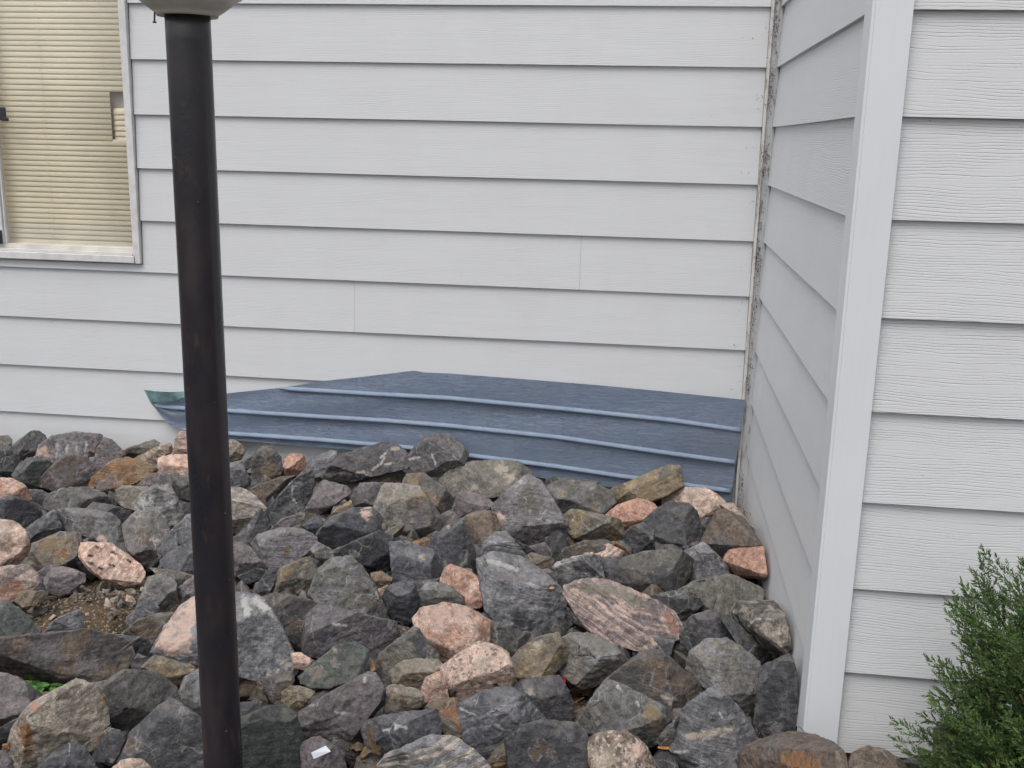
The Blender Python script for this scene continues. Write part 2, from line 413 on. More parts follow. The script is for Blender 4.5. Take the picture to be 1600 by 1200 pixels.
# blind: one object per slat; two broken slats leave a gap at the right edge
BX0, BX1 = WL + .01, WXR - .034
gx_ = on_y(172, 165, .06).x; gz0 = on_y(190, 146, .06).z; gz1 = on_y(190, 164, .06).z; gz2 = on_y(190, 216, .06).z
pitch = .0183; z = WZB + .060; i = 0; rr = random.Random(8)
def slat(x0, x1, z, dy=0, sag=0, mat=m_slat):
    v = []; n = 10; prof = ((-.0128, .0012), (-.007, -.0005), (0, -.0012), (.007, -.0006), (.0128, .0012))
    m = 5
    for a in range(m + 1):
        t = a / m; x = x0 + (x1 - x0) * t; s_ = sag * math.sin(math.pi * t) + rr.uniform(-.0004, .0004)
        for zz, yy in prof: v.append((x, .062 + yy + zz * .14 + dy, z + zz * .93 - s_))
    f = [(a * 5 + j, (a + 1) * 5 + j, (a + 1) * 5 + j + 1, a * 5 + j + 1) for a in range(m) for j in range(4)]
    o = mesh_obj('blind_slat', v, f, mat, smooth=True); md = o.modifiers.new('solid', 'SOLIDIFY'); md.thickness = .0006; o.parent = win
    return o
while z < .48:
    zc = z + rr.uniform(-.0007, .0007)
    m = m_slat2 if z < WZB + .12 else m_slat
    if gz1 < z < gz0: slat(BX0, gx_, zc, sag=.001, mat=m)
    elif gz2 < z <= gz1: slat(BX0, gx_, zc, sag=.001, mat=m); slat(gx_ + .003, BX1, zc - .004 * 1, dy=.012, mat=m_slat)
    else: slat(BX0, BX1, zc, sag=rr.uniform(0, .0012), mat=m)
    z += pitch; i += 1
wpart(MB().box((BX0, .052, WZB + .0385), (BX1, .074, WZB + .0515)), 'blind_rail', m_slat2, .002)
for px in (160, 62): xx = on_y(px, 100, .055).x; wpart(MB().tube([(xx, .0545, WZB + .05), (xx, .0545, .5)], .0006, 5), 'blind_cord', m_slat2)
wpart(MB().box((WL, .092, WZB - .1), (WXR + .1, .098, .5)), 'liner', m_backing)  # pale sheet added so the gap in the slats looks light

# cobwebs and litter caught in the inside corner
r = random.Random(11); mb = MB()
for c, n, sp in ((on_y(1208, 60, -.01), 60, .05), (on_y(1207, 140, -.01), 90, .045), (on_y(1203, 245, -.01), 60, .03), (on_y(1196, 265, -.01), 30, .02), (on_y(1186, 410, -.01), 90, .035), (on_y(1178, 500, -.01), 60, .05), (on_y(1172, 590, -.01), 60, .06), (on_y(1160, 760, -.01), 60, .03), (on_y(1193, 330, -.01), 40, .05), (on_y(1215, 20, -.01), 40, .05)):
    for _ in range(n):
        p = Vector((r.gauss(.006, .005) if r.random() < .9 else -abs(r.gauss(.02, .02)), -.0135 - abs(r.gauss(0, .004)), c.z + r.gauss(0, sp)))
        if p.x > .0: p.y += .008
        d = Vector((r.gauss(0, .5), r.gauss(0, .3), r.gauss(0, 1))).normalized() * r.uniform(.002, .010)
        mb.tube([p, p + d * .5 + Vector((r.gauss(0, .001), 0, 0)), p + d], r.uniform(.0003, .0009), 3)
tag(mb.build('cobweb_litter', m_debris), 'brown cobweb litter caught along the inside corner strip', kind='stuff')

# ------------------------------------------------------------------ blue steel panel leaning on the wall
PN = Vector((0, 1, -.06)).normalized(); PD = (-.018 + .06 * 1.22) / math.sqrt(1 + .06 ** 2)
def on_panel(px, py, out=0.):
    r = ray(px, py); s = (PD - PN.dot(CAM)) / PN.dot(r); return CAM + r * s - PN * out
def itp(pts):
    xs = [p[0] for p in pts]; ys = [p[1] for p in pts]; return lambda x: float(np.interp(x, xs, ys))
f_top = itp([(236, 628), (290, 622), (362, 614), (400, 610), (450, 604.5), (500, 596), (560, 589.5), (648, 579), (662, 582), (700, 583.5), (800, 591), (937, 602), (1050, 613), (1165, 625)])
f_bot = itp([(236, 630), (252, 650), (269, 666.5), (294, 671), (364, 688), (450, 694.5), (569, 704), (647, 716), (730, 728), (828, 742), (937, 757), (1050, 771), (1165, 784)])
r1 = [(437, 606.5), (575, 615), (700, 622), (872, 638), (1044, 656), (1158, 672)]
r2 = [(243, 635), (361, 642), (500, 651), (600, 657), (700, 665), (872, 683), (1044, 708), (1148, 722)]
r3 = [(281, 670), (362, 677.5), (500, 687), (647, 700), (730, 711), (872, 729), (972, 744), (1141, 767)]
panel = empty('metal_panel', on_panel(700, 730))
tag(panel, 'bent blue ribbed steel siding panel leaning low against the house wall', 'metal panel')
def pp(o):
    o.parent = panel; o.matrix_parent_inverse = Matrix.Translation(-panel.location); return o
NXP, NYP = 120, 16; v = []; f = []
for i in range(NXP + 1):
    x = 236 + (1165 - 236) * i / NXP; sk = -24 * (x - 236) / 929
    for j in range(NYP + 1):
        t = j / NYP; y0, y1 = f_top(x), f_bot(x); xx = x + sk * t
        bow = .004 * math.sin(t * 9 + x * .01) * math.sin(math.pi * t) + .003 * noise.noise(Vector((x * .012, t * 2, 0)))
        v.append(on_panel(xx, y0 + (y1 - y0) * t + (0 if j == 0 else .4 * noise.noise(Vector((x * .03, 7, 0)))), bow if j else 0))
f = [(i * (NYP + 1) + j, i * (NYP + 1) + j + 1, (i + 1) * (NYP + 1) + j + 1, (i + 1) * (NYP + 1) + j) for i in range(NXP) for j in range(NYP)]
o = pp(mesh_obj('sheet', v, f, m_blue)); md = o.modifiers.new('solid', 'SOLIDIFY'); md.thickness = .0012
UPP = PN.cross(Vector((1, 0, 0)));  UPP = UPP if UPP.z > 0 else -UPP
for pts in (r1, r2, r3):
    fr = itp(pts); v = []; n = 70; prof = ((.0085, .0002), (.0075, .0035), (.004, .0075), (-.0005, .0098), (-.0045, .0092), (-.0068, .006), (-.0072, .0002))
    for i in range(n + 1):
        x = pts[0][0] + (pts[-1][0] - pts[0][0]) * i / n; e_ = min(1, i / 3 + .25)
        for a, b in prof: v.append(on_panel(x, fr(x), b * e_ + .002) + UPP * a * e_)
    m = len(prof); f = [(i * m + j, i * m + j + 1, (i + 1) * m + j + 1, (i + 1) * m + j) for i in range(n) for j in range(m - 1)] + [tuple(range(m - 1, -1, -1)), tuple(range(n * m, n * m + m))]
    pp(mesh_obj('rib', v, f, m_rib, smooth=True))
v = []; top = itp([(0, 607.), (.55, 609), (1, 611.5)]); bx = itp([(0, 238.), (.35, 256), (.7, 279), (1, 291)]); by = itp([(0, 631.), (.35, 630), (.7, 627.5), (1, 621)])
for i in range(11):
    t = i / 10; tx = 228 + 63 * t
    for j in range(7):
        u = j / 6; o_ = .008 + .020 * (1 - u) * (math.sin(math.pi * min(1, t * 1.05)) ** .7) + .010 * (1 - u)
        if t > .72: o_ -= .06 * (t - .72) * (1 - u)
        v.append(on_panel(tx + (bx(t) - tx) * u, top(t) + (by(t) - top(t)) * u, o_ if u < 1 else .004))
f = [(i * 7 + j, i * 7 + j + 1, (i + 1) * 7 + j + 1, (i + 1) * 7 + j) for i in range(10) for j in range(6)]
o = pp(mesh_obj('folded_end', v, f, m_teal)); md = o.modifiers.new('solid', 'SOLIDIFY'); md.thickness = .001; o['label'] = 'curled green backed end of the panel'

# ------------------------------------------------------------------ lamp post
PB = on_y(320.5, 600, -1.9)
s6 = (PB - CAM).dot(CF); PR = 33 * s6 / FPX * .97
lamp = empty('lamp_post', (PB.x, PB.y, -1.72)); tag(lamp, 'dark bronze round lamp post with a stained cream fitter, standing among the stones', 'lamp post')
def lp(o):
    o.parent = lamp; o.matrix_parent_inverse = Matrix.Translation(-lamp.location); return o
ZT = on_y(295, 28, PB.y).z
pc_ = (PB.x, PB.y, 0)
lp(MB().lathe([(PR, z) for z in np.linspace(-1.75, ZT + .02, 30)], pc_, 56).build('pole', m_pole, smooth=True))
k = PR / .0325
lp(MB().lathe([(PR + .0005, ZT + .004), (.0435 * k, ZT + .0015), (.0445 * k, ZT + .005), (.052 * k, ZT + .010), (.063 * k, ZT + .018), (.0735 * k, ZT + .0265), (.0735 * k, ZT + .0285)], pc_, 64, cap=False).build('fitter', m_fitter, smooth=True))
lp(MB().lathe([(.070 * k, ZT + .0275), (.0775 * k, ZT + .0275), (.0835 * k, ZT + .033), (.094 * k, ZT + .047), (.099 * k, ZT + .065), (.099 * k, ZT + .075), (.06 * k, ZT + .078)], pc_, 64).build('fitter_rim', m_globe, smooth=True))
lp(MB().lathe([(.07, ZT + .079)] + [(.15 * math.cos(a), ZT + .205 + .15 * math.sin(a)) for a in np.linspace(-.95, 1.5, 20)], pc_, 48).build('globe', m_globe, smooth=True))
q = on_y(242, 20, PB.y); q2 = on_y(241.5, 36, PB.y)
sx_, sy_ = q.x, q.y - .0
lp(MB().tube([(q.x, q.y, q.z + .004), (q2.x, q.y, q2.z + .002)], .0014, 8).tube([(q2.x, q.y, q2.z + .002), (q2.x, q.y, q2.z)], .003, 10).build('screw', m_black))

# ------------------------------------------------------------------ stones
PAL0 = dict(g=(.165, .163, .172), d=(.092, .092, .099), k=(.045, .045, .050), o=(.150, .143, .126), u=(.185, .163, .168), b=(.175, .128, .095), r=(.34, .17, .08),
           p=(.68, .42, .32), P=(.78, .57, .47), q=(.54, .29, .21), c=(.54, .46, .38), l=(.27, .27, .285), t=(.28, .25, .205), y=(.32, .24, .145), w=(.62, .60, .58), m=(.24, .205, .215), e=(.105, .118, .108), s=(.115, .117, .138))
PAL = {k: tuple(c * (.60 if k in 'gdsku' else .66) for c in v) for k, v in PAL0.items()}
OFF = dict(A=(0, 650, 4), B=(300, 650, 4), C=(600, 650, 4), D=(900, 700, 4), E=(0, 900, 4), F=(300, 900, 4), G=(600, 900, 4), H=(900, 900, 4), I=(1200, 800, 3), J=(0, 0, 1))
ROCKG = 'broken landscaping stones heaped along the house wall'
def hull_mesh(pts, L, cuts=()):
    bm = bmesh.new()
    for p in pts: bm.verts.new(p)
    res = bmesh.ops.convex_hull(bm, input=bm.verts)
    bmesh.ops.delete(bm, geom=[v for v in bm.verts if not v.link_faces], context='VERTS')
    # flakes knocked off: plane cuts, mostly on the side that faces out of the heap
    for n_, t_ in cuts:
        sup = [v.co.dot(n_) for v in bm.verts]; mx, mn = max(sup), min(sup); d_ = mn + (mx - mn) * t_ if t_ > -5 else -(t_ + 10)
        if d_ > mx or d_ < mn + (mx - mn) * .35: continue
        res = bmesh.ops.bisect_plane(bm, geom=bm.verts[:] + bm.edges[:] + bm.faces[:], dist=1e-6, plane_co=n_ * d_, plane_no=n_, clear_outer=True)
        ed = [g for g in res['geom_cut'] if isinstance(g, bmesh.types.BMEdge)]
        if len(ed) > 2: bmesh.ops.contextual_create(bm, geom=ed)
    bmesh.ops.remove_doubles(bm, verts=bm.verts, dist=L * .35)
    bmesh.ops.dissolve_degenerate(bm, edges=bm.edges, dist=1e-5)
    bmesh.ops.triangulate(bm, faces=bm.faces[:])
    L4 = L * 4
    for _ in range(5):
        es = [e for e in bm.edges if e.calc_length() > L4]
        if not es: break
        bmesh.ops.subdivide_edges(bm, edges=es, cuts=1); bmesh.ops.triangulate(bm, faces=[f for f in bm.faces if len(f.verts) > 3])
    bmesh.ops.recalc_face_normals(bm, faces=bm.faces)
    bm.verts.index_update()
    V = np.array([v.co[:] for v in bm.verts]); F = np.array([[v.index for v in f.verts] for f in bm.faces]); bm.free()
    for _ in range(2):                                      # split every triangle in four, twice
        E_ = np.concatenate([F[:, [0, 1]], F[:, [1, 2]], F[:, [2, 0]]]); E_.sort(axis=1)
        u, inv = np.unique(E_, axis=0, return_inverse=True); inv = inv.reshape(-1)
        mid = (V[u[:, 0]] + V[u[:, 1]]) / 2; n = len(V); V = np.concatenate([V, mid]); m = len(F)
        a, b, c = inv[:m] + n, inv[m:2 * m] + n, inv[2 * m:] + n
        F = np.concatenate([np.stack([F[:, 0], a, c], 1), np.stack([a, F[:, 1], b], 1), np.stack([c, b, F[:, 2]], 1), np.stack([a, b, c], 1)])
    E_ = np.concatenate([F[:, [0, 1]], F[:, [1, 2]], F[:, [2, 0]]]); E_.sort(axis=1); u = np.unique(E_, axis=0)
    for lam_ in (.09,):                                         # ease the arrises
        acc = np.zeros_like(V); cnt = np.zeros(len(V))
        np.add.at(acc, u[:, 0], V[u[:, 1]]); np.add.at(acc, u[:, 1], V[u[:, 0]]); np.add.at(cnt, u[:, 0], 1); np.add.at(cnt, u[:, 1], 1)
        V = V * (1 - lam_) + acc / cnt[:, None] * lam_
    return V, F
def normals(V, F):
    n = np.cross(V[F[:, 1]] - V[F[:, 0]], V[F[:, 2]] - V[F[:, 0]]); N = np.zeros_like(V)
    for k in range(3): np.add.at(N, F[:, k], n)
    return N / (np.linalg.norm(N, axis=1)[:, None] + 1e-12)
def rocky(name, pts, style, seed, r_m, patches=(), band_dir=None, rough=1., L=None, major=None):
    """pts: world points of the fractured body; returns the finished stone"""
    rr = random.Random(seed); c = Vector((0, 0, 0))
    for p in pts: c += p
    c /= len(pts)
    loc = [p - c for p in pts]
    TOC = (CAM - c).normalized(); cuts = []
    for n_, d_ in (major or ()): cuts.append((n_, -d_ - 10 + c.dot(n_)))            # absolute distance, coded below zero
    for k_ in range(rr.choice((1, 2))):
        d_ = (Vector((rr.gauss(0, 1), rr.gauss(0, 1), rr.gauss(0, 1))).normalized() * .8 + TOC).normalized()
        cuts.append((d_, rr.uniform(.93, .97)))
    for k_ in range(4):
        d_ = Vector((rr.gauss(0, 1), rr.gauss(0, 1), rr.gauss(0, 1))).normalized(); cuts.append((d_, rr.uniform(.955, .99)))
    fine = any(isinstance(q_[0], tuple) for q_ in patches)
    V, F = hull_mesh(loc, L or (.0042 if fine else max(r_m / 8.5, .0045)), cuts)
    N = normals(V, F)
    bd = Vector(band_dir) if band_dir else Vector((rr.gauss(0, .35), rr.gauss(0, .35), rr.gauss(0, 1)))
    bd.normalize()
    S = Vector((rr.uniform(0, 99), rr.uniform(0, 99), rr.uniform(0, 99)))
    H = np.empty(len(V)); B = V @ np.array(bd[:])
    a1, a2, a3 = .018 * r_m, .020 * r_m, .0024
    fs = 1.1 / r_m
    nz_ = noise.noise
    for i in range(len(V)):
        p = Vector(V[i]); q = p * fs + S
        h1 = nz_(q); q2 = q * 3.1
        rg = abs(nz_(q2)); h2 = .5 - rg * 1.6
        h3 = nz_(p * 75 + S) + .5 * nz_(p * 160 + S)
        # ledges along the foliation
        t = B[i] * 62 + 1.2 * nz_(p * 14 + S); fl = t - math.floor(t); st = (fl if fl < .82 else (1 - fl) * 4.5)
        H[i] = a1 * h1 + a2 * h2 * 1.1 + a3 * h3 * .75 + .0014 * (st - .5) * (.35 + max(0, h1 + .3))
    V = V + N * (H * rough)[:, None]
    me = bpy.data.meshes.new(name); me.vertices.add(len(V)); me.vertices.foreach_set('co', V.astype(np.float32).ravel())
    me.loops.add(len(F) * 3); me.loops.foreach_set('vertex_index', F.astype(np.int32).ravel())
    me.polygons.add(len(F)); me.polygons.foreach_set('loop_start', np.arange(0, len(F) * 3, 3, dtype=np.int32))
    me.polygons.foreach_set('use_smooth', np.ones(len(F), dtype=bool)); me.update(calc_edges=True)
    # colours
    sy_, _, par = style.partition('/'); a, b = sy_[0], sy_[1] if len(sy_) > 1 else sy_[0]
    band, vein, gran = .25, .35, .0
    import re
    for k_, v_ in re.findall(r'([bvx])([\d.]+)', par):
        if k_ == 'b': band = float(v_)
        if k_ == 'v': vein = float(v_) * .45
        if k_ == 'x': gran = float(v_)
    j = rr.uniform(.86, 1.16); ca = [min(1, x * j) for x in PAL[a]]; cb = [min(1, x * j) for x in PAL[b]]
    def attr(nm, arr):
        at = me.attributes.new(nm, 'FLOAT_COLOR', 'POINT'); at.data.foreach_set('color', np.ascontiguousarray(arr, dtype=np.float32).ravel())
    n = len(V); one = np.ones((n, 1))
    attr('col_a', np.hstack([one * ca, one])); attr('col_b', np.hstack([one * cb, one])); attr('par', np.hstack([one * [band, vein, gran], one]))
    at = me.attributes.new('bnd', 'FLOAT', 'POINT'); at.data.foreach_set('value', B.astype(np.float32))
    pa = np.zeros((n, 4)); pa[:, :3] = (.5, .5, .5)
    W = V + np.array(c[:])
    for (pc, pr, colr) in patches:
        qa, qb = pc if isinstance(pc, tuple) else (pc, pc)
        ax_ = np.array((qa - CAM).normalized()[:]); dv = W - np.array(qa[:]); dv = dv - (dv @ ax_)[:, None] * ax_      # a streak running through the stone
        pr = max(pr, .0036); sg = np.array((qb - qa)[:]); l2 = float(sg @ sg)
        if l2 > 1e-12: dv = dv - np.clip((dv @ sg) / l2, 0, 1)[:, None] * sg
        d = np.linalg.norm(dv, axis=1); nn = np.array([nz_(Vector(w) * (1.3 / max(pr, .012))) + .7 * nz_(Vector(w) * (3.4 / max(pr, .012))) + .4 * nz_(Vector(w) * (9 / max(pr, .012))) for w in W]) * (.55 if isinstance(pc, tuple) else .85)
        al = np.clip((.9 - d / pr + nn) * 2.2, 0, 1); sel = al > pa[:, 3]; pa[sel, :3] = colr; pa[:, 3] = np.maximum(pa[:, 3], al)
    attr('pat', pa)
    me.materials.append(m_rock); me.validate()
    o = bpy.data.objects.new(name, me); o.location = c; COL.objects.link(o)
    return o
COUNT = [0]
def R(crop, style, label, pts, ap='', pt='', h=0., dz=0., bd=None, grow=1.07, thick=1., name='rock'):
    """a stone seen in the crop with the outline pts; ap: ridge points 'x,y,forward'; pt: patches 'x,y,r,c'; h: raised by metres"""
    ox, oy, sc = OFF[crop]; COUNT[0] += 1; seed = 1000 + COUNT[0]; rr = random.Random(seed)
    P = [tuple(map(float, q.split(','))) for q in pts.split()]
    P = [(ox + x / sc, oy + y / sc) for x, y in P]
    n = len(P); A = cx = cy = 0
    for i in range(n):
        x0, y0 = P[i]; x1, y1 = P[(i + 1) % n]; w = x0 * y1 - x1 * y0; A += w; cx += (x0 + x1) * w; cy += (y0 + y1) * w
    A /= 2; cx /= 6 * A; cy /= 6 * A; A = abs(A)
    P = [(cx + (x - cx) * grow, cy + (y - cy) * grow * (1.06 if y > cy else 1.)) for x, y in P]
    rpx = math.sqrt(A / math.pi); rd = ray(cx, cy)
    # where the ray meets the layer of stones
    s = 2.5
    for _ in range(6):
        q = CAM + rd * s; s = (zs(q.x, q.y) + h - CAM.z) / rd.z
    for _ in range(3):
        rm = rpx * s / FPX; q = CAM + rd * s
        lim = -.034 - .80 * rm * thick
        if cy < 800 and 250 < cx < 1160: lim = -.058 - .70 * rm * thick     # in front of the leaning panel
        if q.x < .02 and q.y > lim: s = (lim - CAM.y) / rd.y
        if q.x > .02 and q.y > -D - .03 - .7 * rm and cx > 1250: s = (-D - .03 - .7 * rm - CAM.y) / rd.y
    s += dz; rm = rpx * s / FPX
    out = []
    for (x, y) in P:
        r_ = ray(x, y); out.append(CAM + r_ * (s + rm * rr.uniform(-.20, .14)))
    # keep right side stones off the side wall
    for i_, ((x, y), p_) in enumerate(zip(P, out)):
        if p_.x > .010 and cx < 1260: r_ = ray(x, y); out[i_] = CAM + r_ * ((.010 - CAM.x) / r_.x)
    # bulk towards the open side, then the big fracture faces
    ring = list(out)
    for (x, y) in P:
        kk = rr.uniform(.90, .97); out.append(CAM + ray(cx + (x - cx) * kk, cy + (y - cy) * kk) * (s - rm * 1.0 * thick))
    c0 = CAM + ray(cx, cy) * s; toc = (CAM - c0).normalized(); rg = CR; upv = toc.cross(rg).normalized(); upv = upv if upv.z > 0 else -upv
    wv = max(abs((p - c0).dot(rg)) for p in ring); hv = max(abs((p - c0).dot(upv)) for p in ring); major = []
    def face(n_, mul=1.):
        n_ = n_.normalized(); major.append((n_, max((p - c0).dot(n_) for p in ring) * mul + c0.dot(n_)))
    asp = wv / hv
    face(upv + toc * rr.uniform(.75, 1.5) * min(1.6, max(.7, asp ** .5)) + rg * rr.gauss(0, .35), rr.uniform(.96, 1.))
    sgn = rr.choice((-1, 1))
    if rr.random() < .85: face(rg * sgn + toc * rr.uniform(.8, 1.5) + upv * rr.gauss(0, .35), rr.uniform(.95, 1.))
    if rr.random() < .75: face(-rg * sgn + toc * rr.uniform(.5, 1.2) + upv * rr.gauss(0, .35), rr.uniform(.95, 1.))
    if rr.random() < .8: face(-upv + toc * rr.uniform(.5, 1.4) + rg * rr.gauss(0, .35), rr.uniform(.95, 1.))
    n_ = (toc + upv * rr.uniform(-.45, .25) + rg * rr.gauss(0, .3)).normalized(); major.append((n_, c0.dot(n_) + min(rm, hv * 1.15, wv * 1.15) * rr.uniform(.5, .72) * thick))
    for (x, y) in P[::2] if n > 7 else P:
        kk = rr.uniform(.62, .8); r_ = ray(cx + (x - cx) * kk, cy + (y - cy) * kk + rpx * .12)
        out.append(CAM + r_ * (s + rm * rr.uniform(.55, .85) * thick))
    pcs = []
    for q in pt.split():
        fl = q.split(','); c_ = fl[-1]; r_ = fl[-2]; x, y = fl[0], fl[1]
        x2, y2 = (fl[2], fl[3]) if len(fl) == 6 else (x, y)
        if len(fl) == 6:
            pcs.append(((CAM + ray(ox + float(x) / sc, oy + float(y) / sc) * s, CAM + ray(ox + float(x2) / sc, oy + float(y2) / sc) * s), float(r_) / sc * s / FPX, PAL[c_])); continue
        pcs.append((CAM + ray(ox + float(x) / sc, oy + float(y) / sc) * s, float(r_) / sc * s / FPX, PAL[c_]))
    o = rocky(name, out, style, seed, rm, pcs, bd, major=major)
    tag(o, label, 'rock', ROCKG)
    return o

# ---- far row, from the left end of the wall
R('A','ot','small grey brown stone at the left picture edge, topmost against the siding','-60,130 0,125 50,122 75,150 70,185 0,190 -60,200')
R('A','de','big dark slate stone at the left picture edge, below the small grey brown one','0,185 70,190 110,240 125,285 70,380 0,395 -80,390 -80,220')
R('A','go','smooth flat topped grey stone with a dark underside against the siding, far left','72,190 190,98 235,95 305,105 318,150 270,190 190,262 120,275 78,235',ap='190,150,.5 260,150,.4 130,220,.5')
R('A','lm/b.8v.2','wide pale stone with purple and white stripes against the siding near the left','228,262 250,185 330,125 470,103 640,118 645,150 560,225 530,275 430,290 340,288 290,270',ap='340,200,.45 520,180,.5 420,240,.4',pt='260,220,300,240,40,P 360,180,350,280,12,w 420,180,410,280,12,w 480,170,470,270,10,w 540,160,530,250,10,w',bd=(1,0,.5))
R('A','bd','little brown stone wedged beside the pale striped one','552,225 600,185 632,190 605,245 570,250',grow=1.15)
R('A','um/b.4','mauve grey wedge stone leaning beside the pale striped one','585,300 610,200 650,137 695,150 790,240 750,265 690,290 650,345 590,378 572,330',ap='660,220,.5 640,280,.45')
R('A','ot','dull olive stone in front of the siding, half behind the golden banded one','770,220 800,200 860,190 960,150 992,168 985,205 900,255 800,262',pt='950,165,20,l')
R('A','cy/b.9','thin golden stone with layered bands against the siding, left of the lamp post','840,262 960,205 1072,166 1082,220 1040,250 980,292 880,276',ap='960,235,.4 1020,215,.4',bd=(.4,0,1))
R('A','Pm','pink grey stone standing tallest against the siding, partly behind the lamp post','1085,240 1098,135 1140,93 1250,105 1300,200 1250,260 1120,262',ap='1150,170,.5 1210,180,.5')
R('A','tb/b.7','brown layered stone touching the right edge of the lamp post under the blue panel','1370,200 1400,150 1455,148 1505,175 1535,215 1505,268 1450,280 1380,290')
R('A','Pp/v.1','pale pink smooth stone left of the lamp post, below the pink grey one','985,320 998,265 1060,245 1190,238 1290,290 1280,370 1190,385 1120,365 1040,345 990,345',ap='1080,290,.5 1170,300,.5')
R('A','ry/b.6','large rust orange stone with gold bands, left of the pale pink one','540,430 560,400 700,280 800,260 900,290 985,335 940,372 820,420 700,470 670,492 590,460',ap='760,340,.5 850,350,.45 640,420,.5',pt='660,440,80,m 900,320,60,y')
R('A','ed','dark green grey egg shaped stone below the grey flat topped one','78,370 130,290 200,262 330,285 310,330 245,410 225,455 160,435 90,400',ap='200,330,.55 250,310,.4')
R('A','ub','brown mauve block with a dark right side, below the pale striped one','232,415 350,290 425,242 540,262 590,330 565,400 520,445 340,458 245,432',ap='420,320,.45 440,420,.45 520,320,.4',pt='530,380,60,d')
R('A','qP/v.4x.3','salmon pink rounded stone at the left picture edge','-80,420 0,388 80,395 160,440 210,500 212,555 120,565 0,560 -90,520',ap='40,440,.5 120,480,.5')
R('A','og','grey olive oval stone lying between the salmon pink one and the rust orange one','265,545 300,490 400,450 540,445 640,478 672,515 600,560 500,582 380,600 270,575',ap='400,500,.45 520,500,.45')
R('A','mb/b.5','mauve stone with rusty streaks under the right end of the rust orange one','850,445 930,370 1030,345 1110,360 1150,400 1120,490 1000,480 900,460',ap='980,400,.5 1070,400,.4',bd=(.5,0,1))
R('A','od','dark olive stone touching the left edge of the lamp post, below the pale pink one','1085,385 1160,368 1230,385 1270,480 1220,525 1120,510 1080,450')
R('A','tc','tan stone with a square face below the rust orange one','725,465 770,438 930,445 915,500 860,590 770,570 735,535',ap='800,500,.4 870,490,.3')
R('A','gw/v.8','blue grey stone with a white bloom, left of the lamp post','845,570 880,490 960,440 1060,433 1110,520 1150,620 1092,700 1010,650 930,605 850,592',ap='990,480,.5 940,570,.55 1060,600,.5',pt='920,545,50,w')
R('A','ds','long dark blue stone at the left picture edge, under the salmon pink one','-60,560 0,525 65,498 130,530 240,588 335,588 250,660 165,702 90,672 -60,645',ap='100,590,.5 200,620,.45')
R('A','dl/v.4','dark wedge stone with a pale top rim, under the long dark blue one','165,702 240,660 335,583 388,700 300,760 215,800 175,765',ap='300,650,.5 250,740,.4')
R('A','Pb/v.2','large sandy pink stone at the left picture edge, halfway down the heap','-60,640 20,655 100,668 155,720 192,820 165,930 30,942 -60,930',ap='70,700,.55 60,880,.5 -20,760,.4',pt='20,700,60,c')
R('A','sm','small slate blue stone behind the large mottled one','545,585 590,540 700,558 835,600 800,665 750,690 690,640 590,610')
R('A','ol/v.7','large mottled olive grey stone with a pinkish white lower rim, left centre','335,600 440,580 560,583 690,610 742,650 785,825 740,832 630,792 510,725 395,700 350,645',ap='560,640,.45 690,740,.5 440,640,.45',pt='400,670,50,s 640,770,40,P')
R('A','gy/b.3','grey stone with ochre smears, left of the black veined pink one','180,880 210,800 370,728 495,735 515,850 400,912 300,985 255,1010 232,930',ap='300,810,.45 420,820,.45 270,900,.5',pt='300,800,70,y 390,860,45,r')
R('A','Pp/v.1','pale pink stone shot through with black veins, on the edge of the bare soil','500,880 515,800 570,795 690,800 780,860 880,920 925,972 880,1032 780,1050 640,1012 555,955',ap='650,870,.45 780,950,.45 580,900,.4',pt='600,820,700,850,13,k 700,850,800,900,13,k 560,870,680,900,13,k 690,930,800,960,13,k 800,900,900,960,13,k 620,950,740,980,13,k 560,920,620,950,13,k')
R('A','om','tall mottled grey stone with rusty spots, left of the lamp post','768,690 840,600 940,600 1060,655 1062,720 1000,820 1000,932 905,932 800,832 780,760',ap='880,680,.5 960,800,.5 850,760,.45',pt='970,780,30,w 930,760,70,b')
R('A','gl','small upright grey stone beside the rusty spotted tall one','990,840 1090,700 1105,810 1015,915',grow=1.2)
R('A','lg/v.6','light grey stone with sparkling flecks against the left edge of the lamp post','1095,700 1170,620 1240,605 1310,680 1250,790 1105,805')
R('A','gs','rounded blue grey stone against the lamp post, under the light flecked one','1005,900 1110,820 1220,788 1310,820 1310,955 1200,1002 1110,992 1020,940',ap='1120,860,.5 1210,880,.5')
R('A','uP','mauve and pink stone at the left picture edge, above the black slab','-60,960 60,940 180,930 240,988 245,1050 160,1090 55,1165 -60,1155',ap='120,1000,.5 60,1060,.5 180,1020,.4',pt='40,1110,80,q')
R('A','mu/v.5','mauve oval stone lying at the edge of the bare soil','265,1030 330,952 400,943 530,985 525,1040 430,1100 365,1120 300,1100',ap='390,1000,.5 460,1010,.4')
R('A','oy','flat olive stone sunk in the soil under the mauve oval one','90,1150 130,1100 300,1088 312,1130 250,1170 150,1195')
R('E','ol/v.6','square olive grey stone with pale speckles, right of the bare soil','840,230 895,90 925,10 1040,-20 1100,45 1097,130 1052,215 940,180',ap='960,60,.4 1030,100,.4 950,150,.4')
R('E','sl','small blue grey stone at the right rim of the bare soil','795,255 840,225 920,148 995,190 985,240 900,285 800,302')
R('A','ot','flat olive stone between the pink veined one and the lamp post','930,945 1060,960 1230,1000 1240,1055 1110,1045 1000,1005')
R('E','ml/v.7','grey stone with a pale edge, above the half pink boulder','1105,90 1180,20 1240,-5 1310,60 1270,140 1135,172')
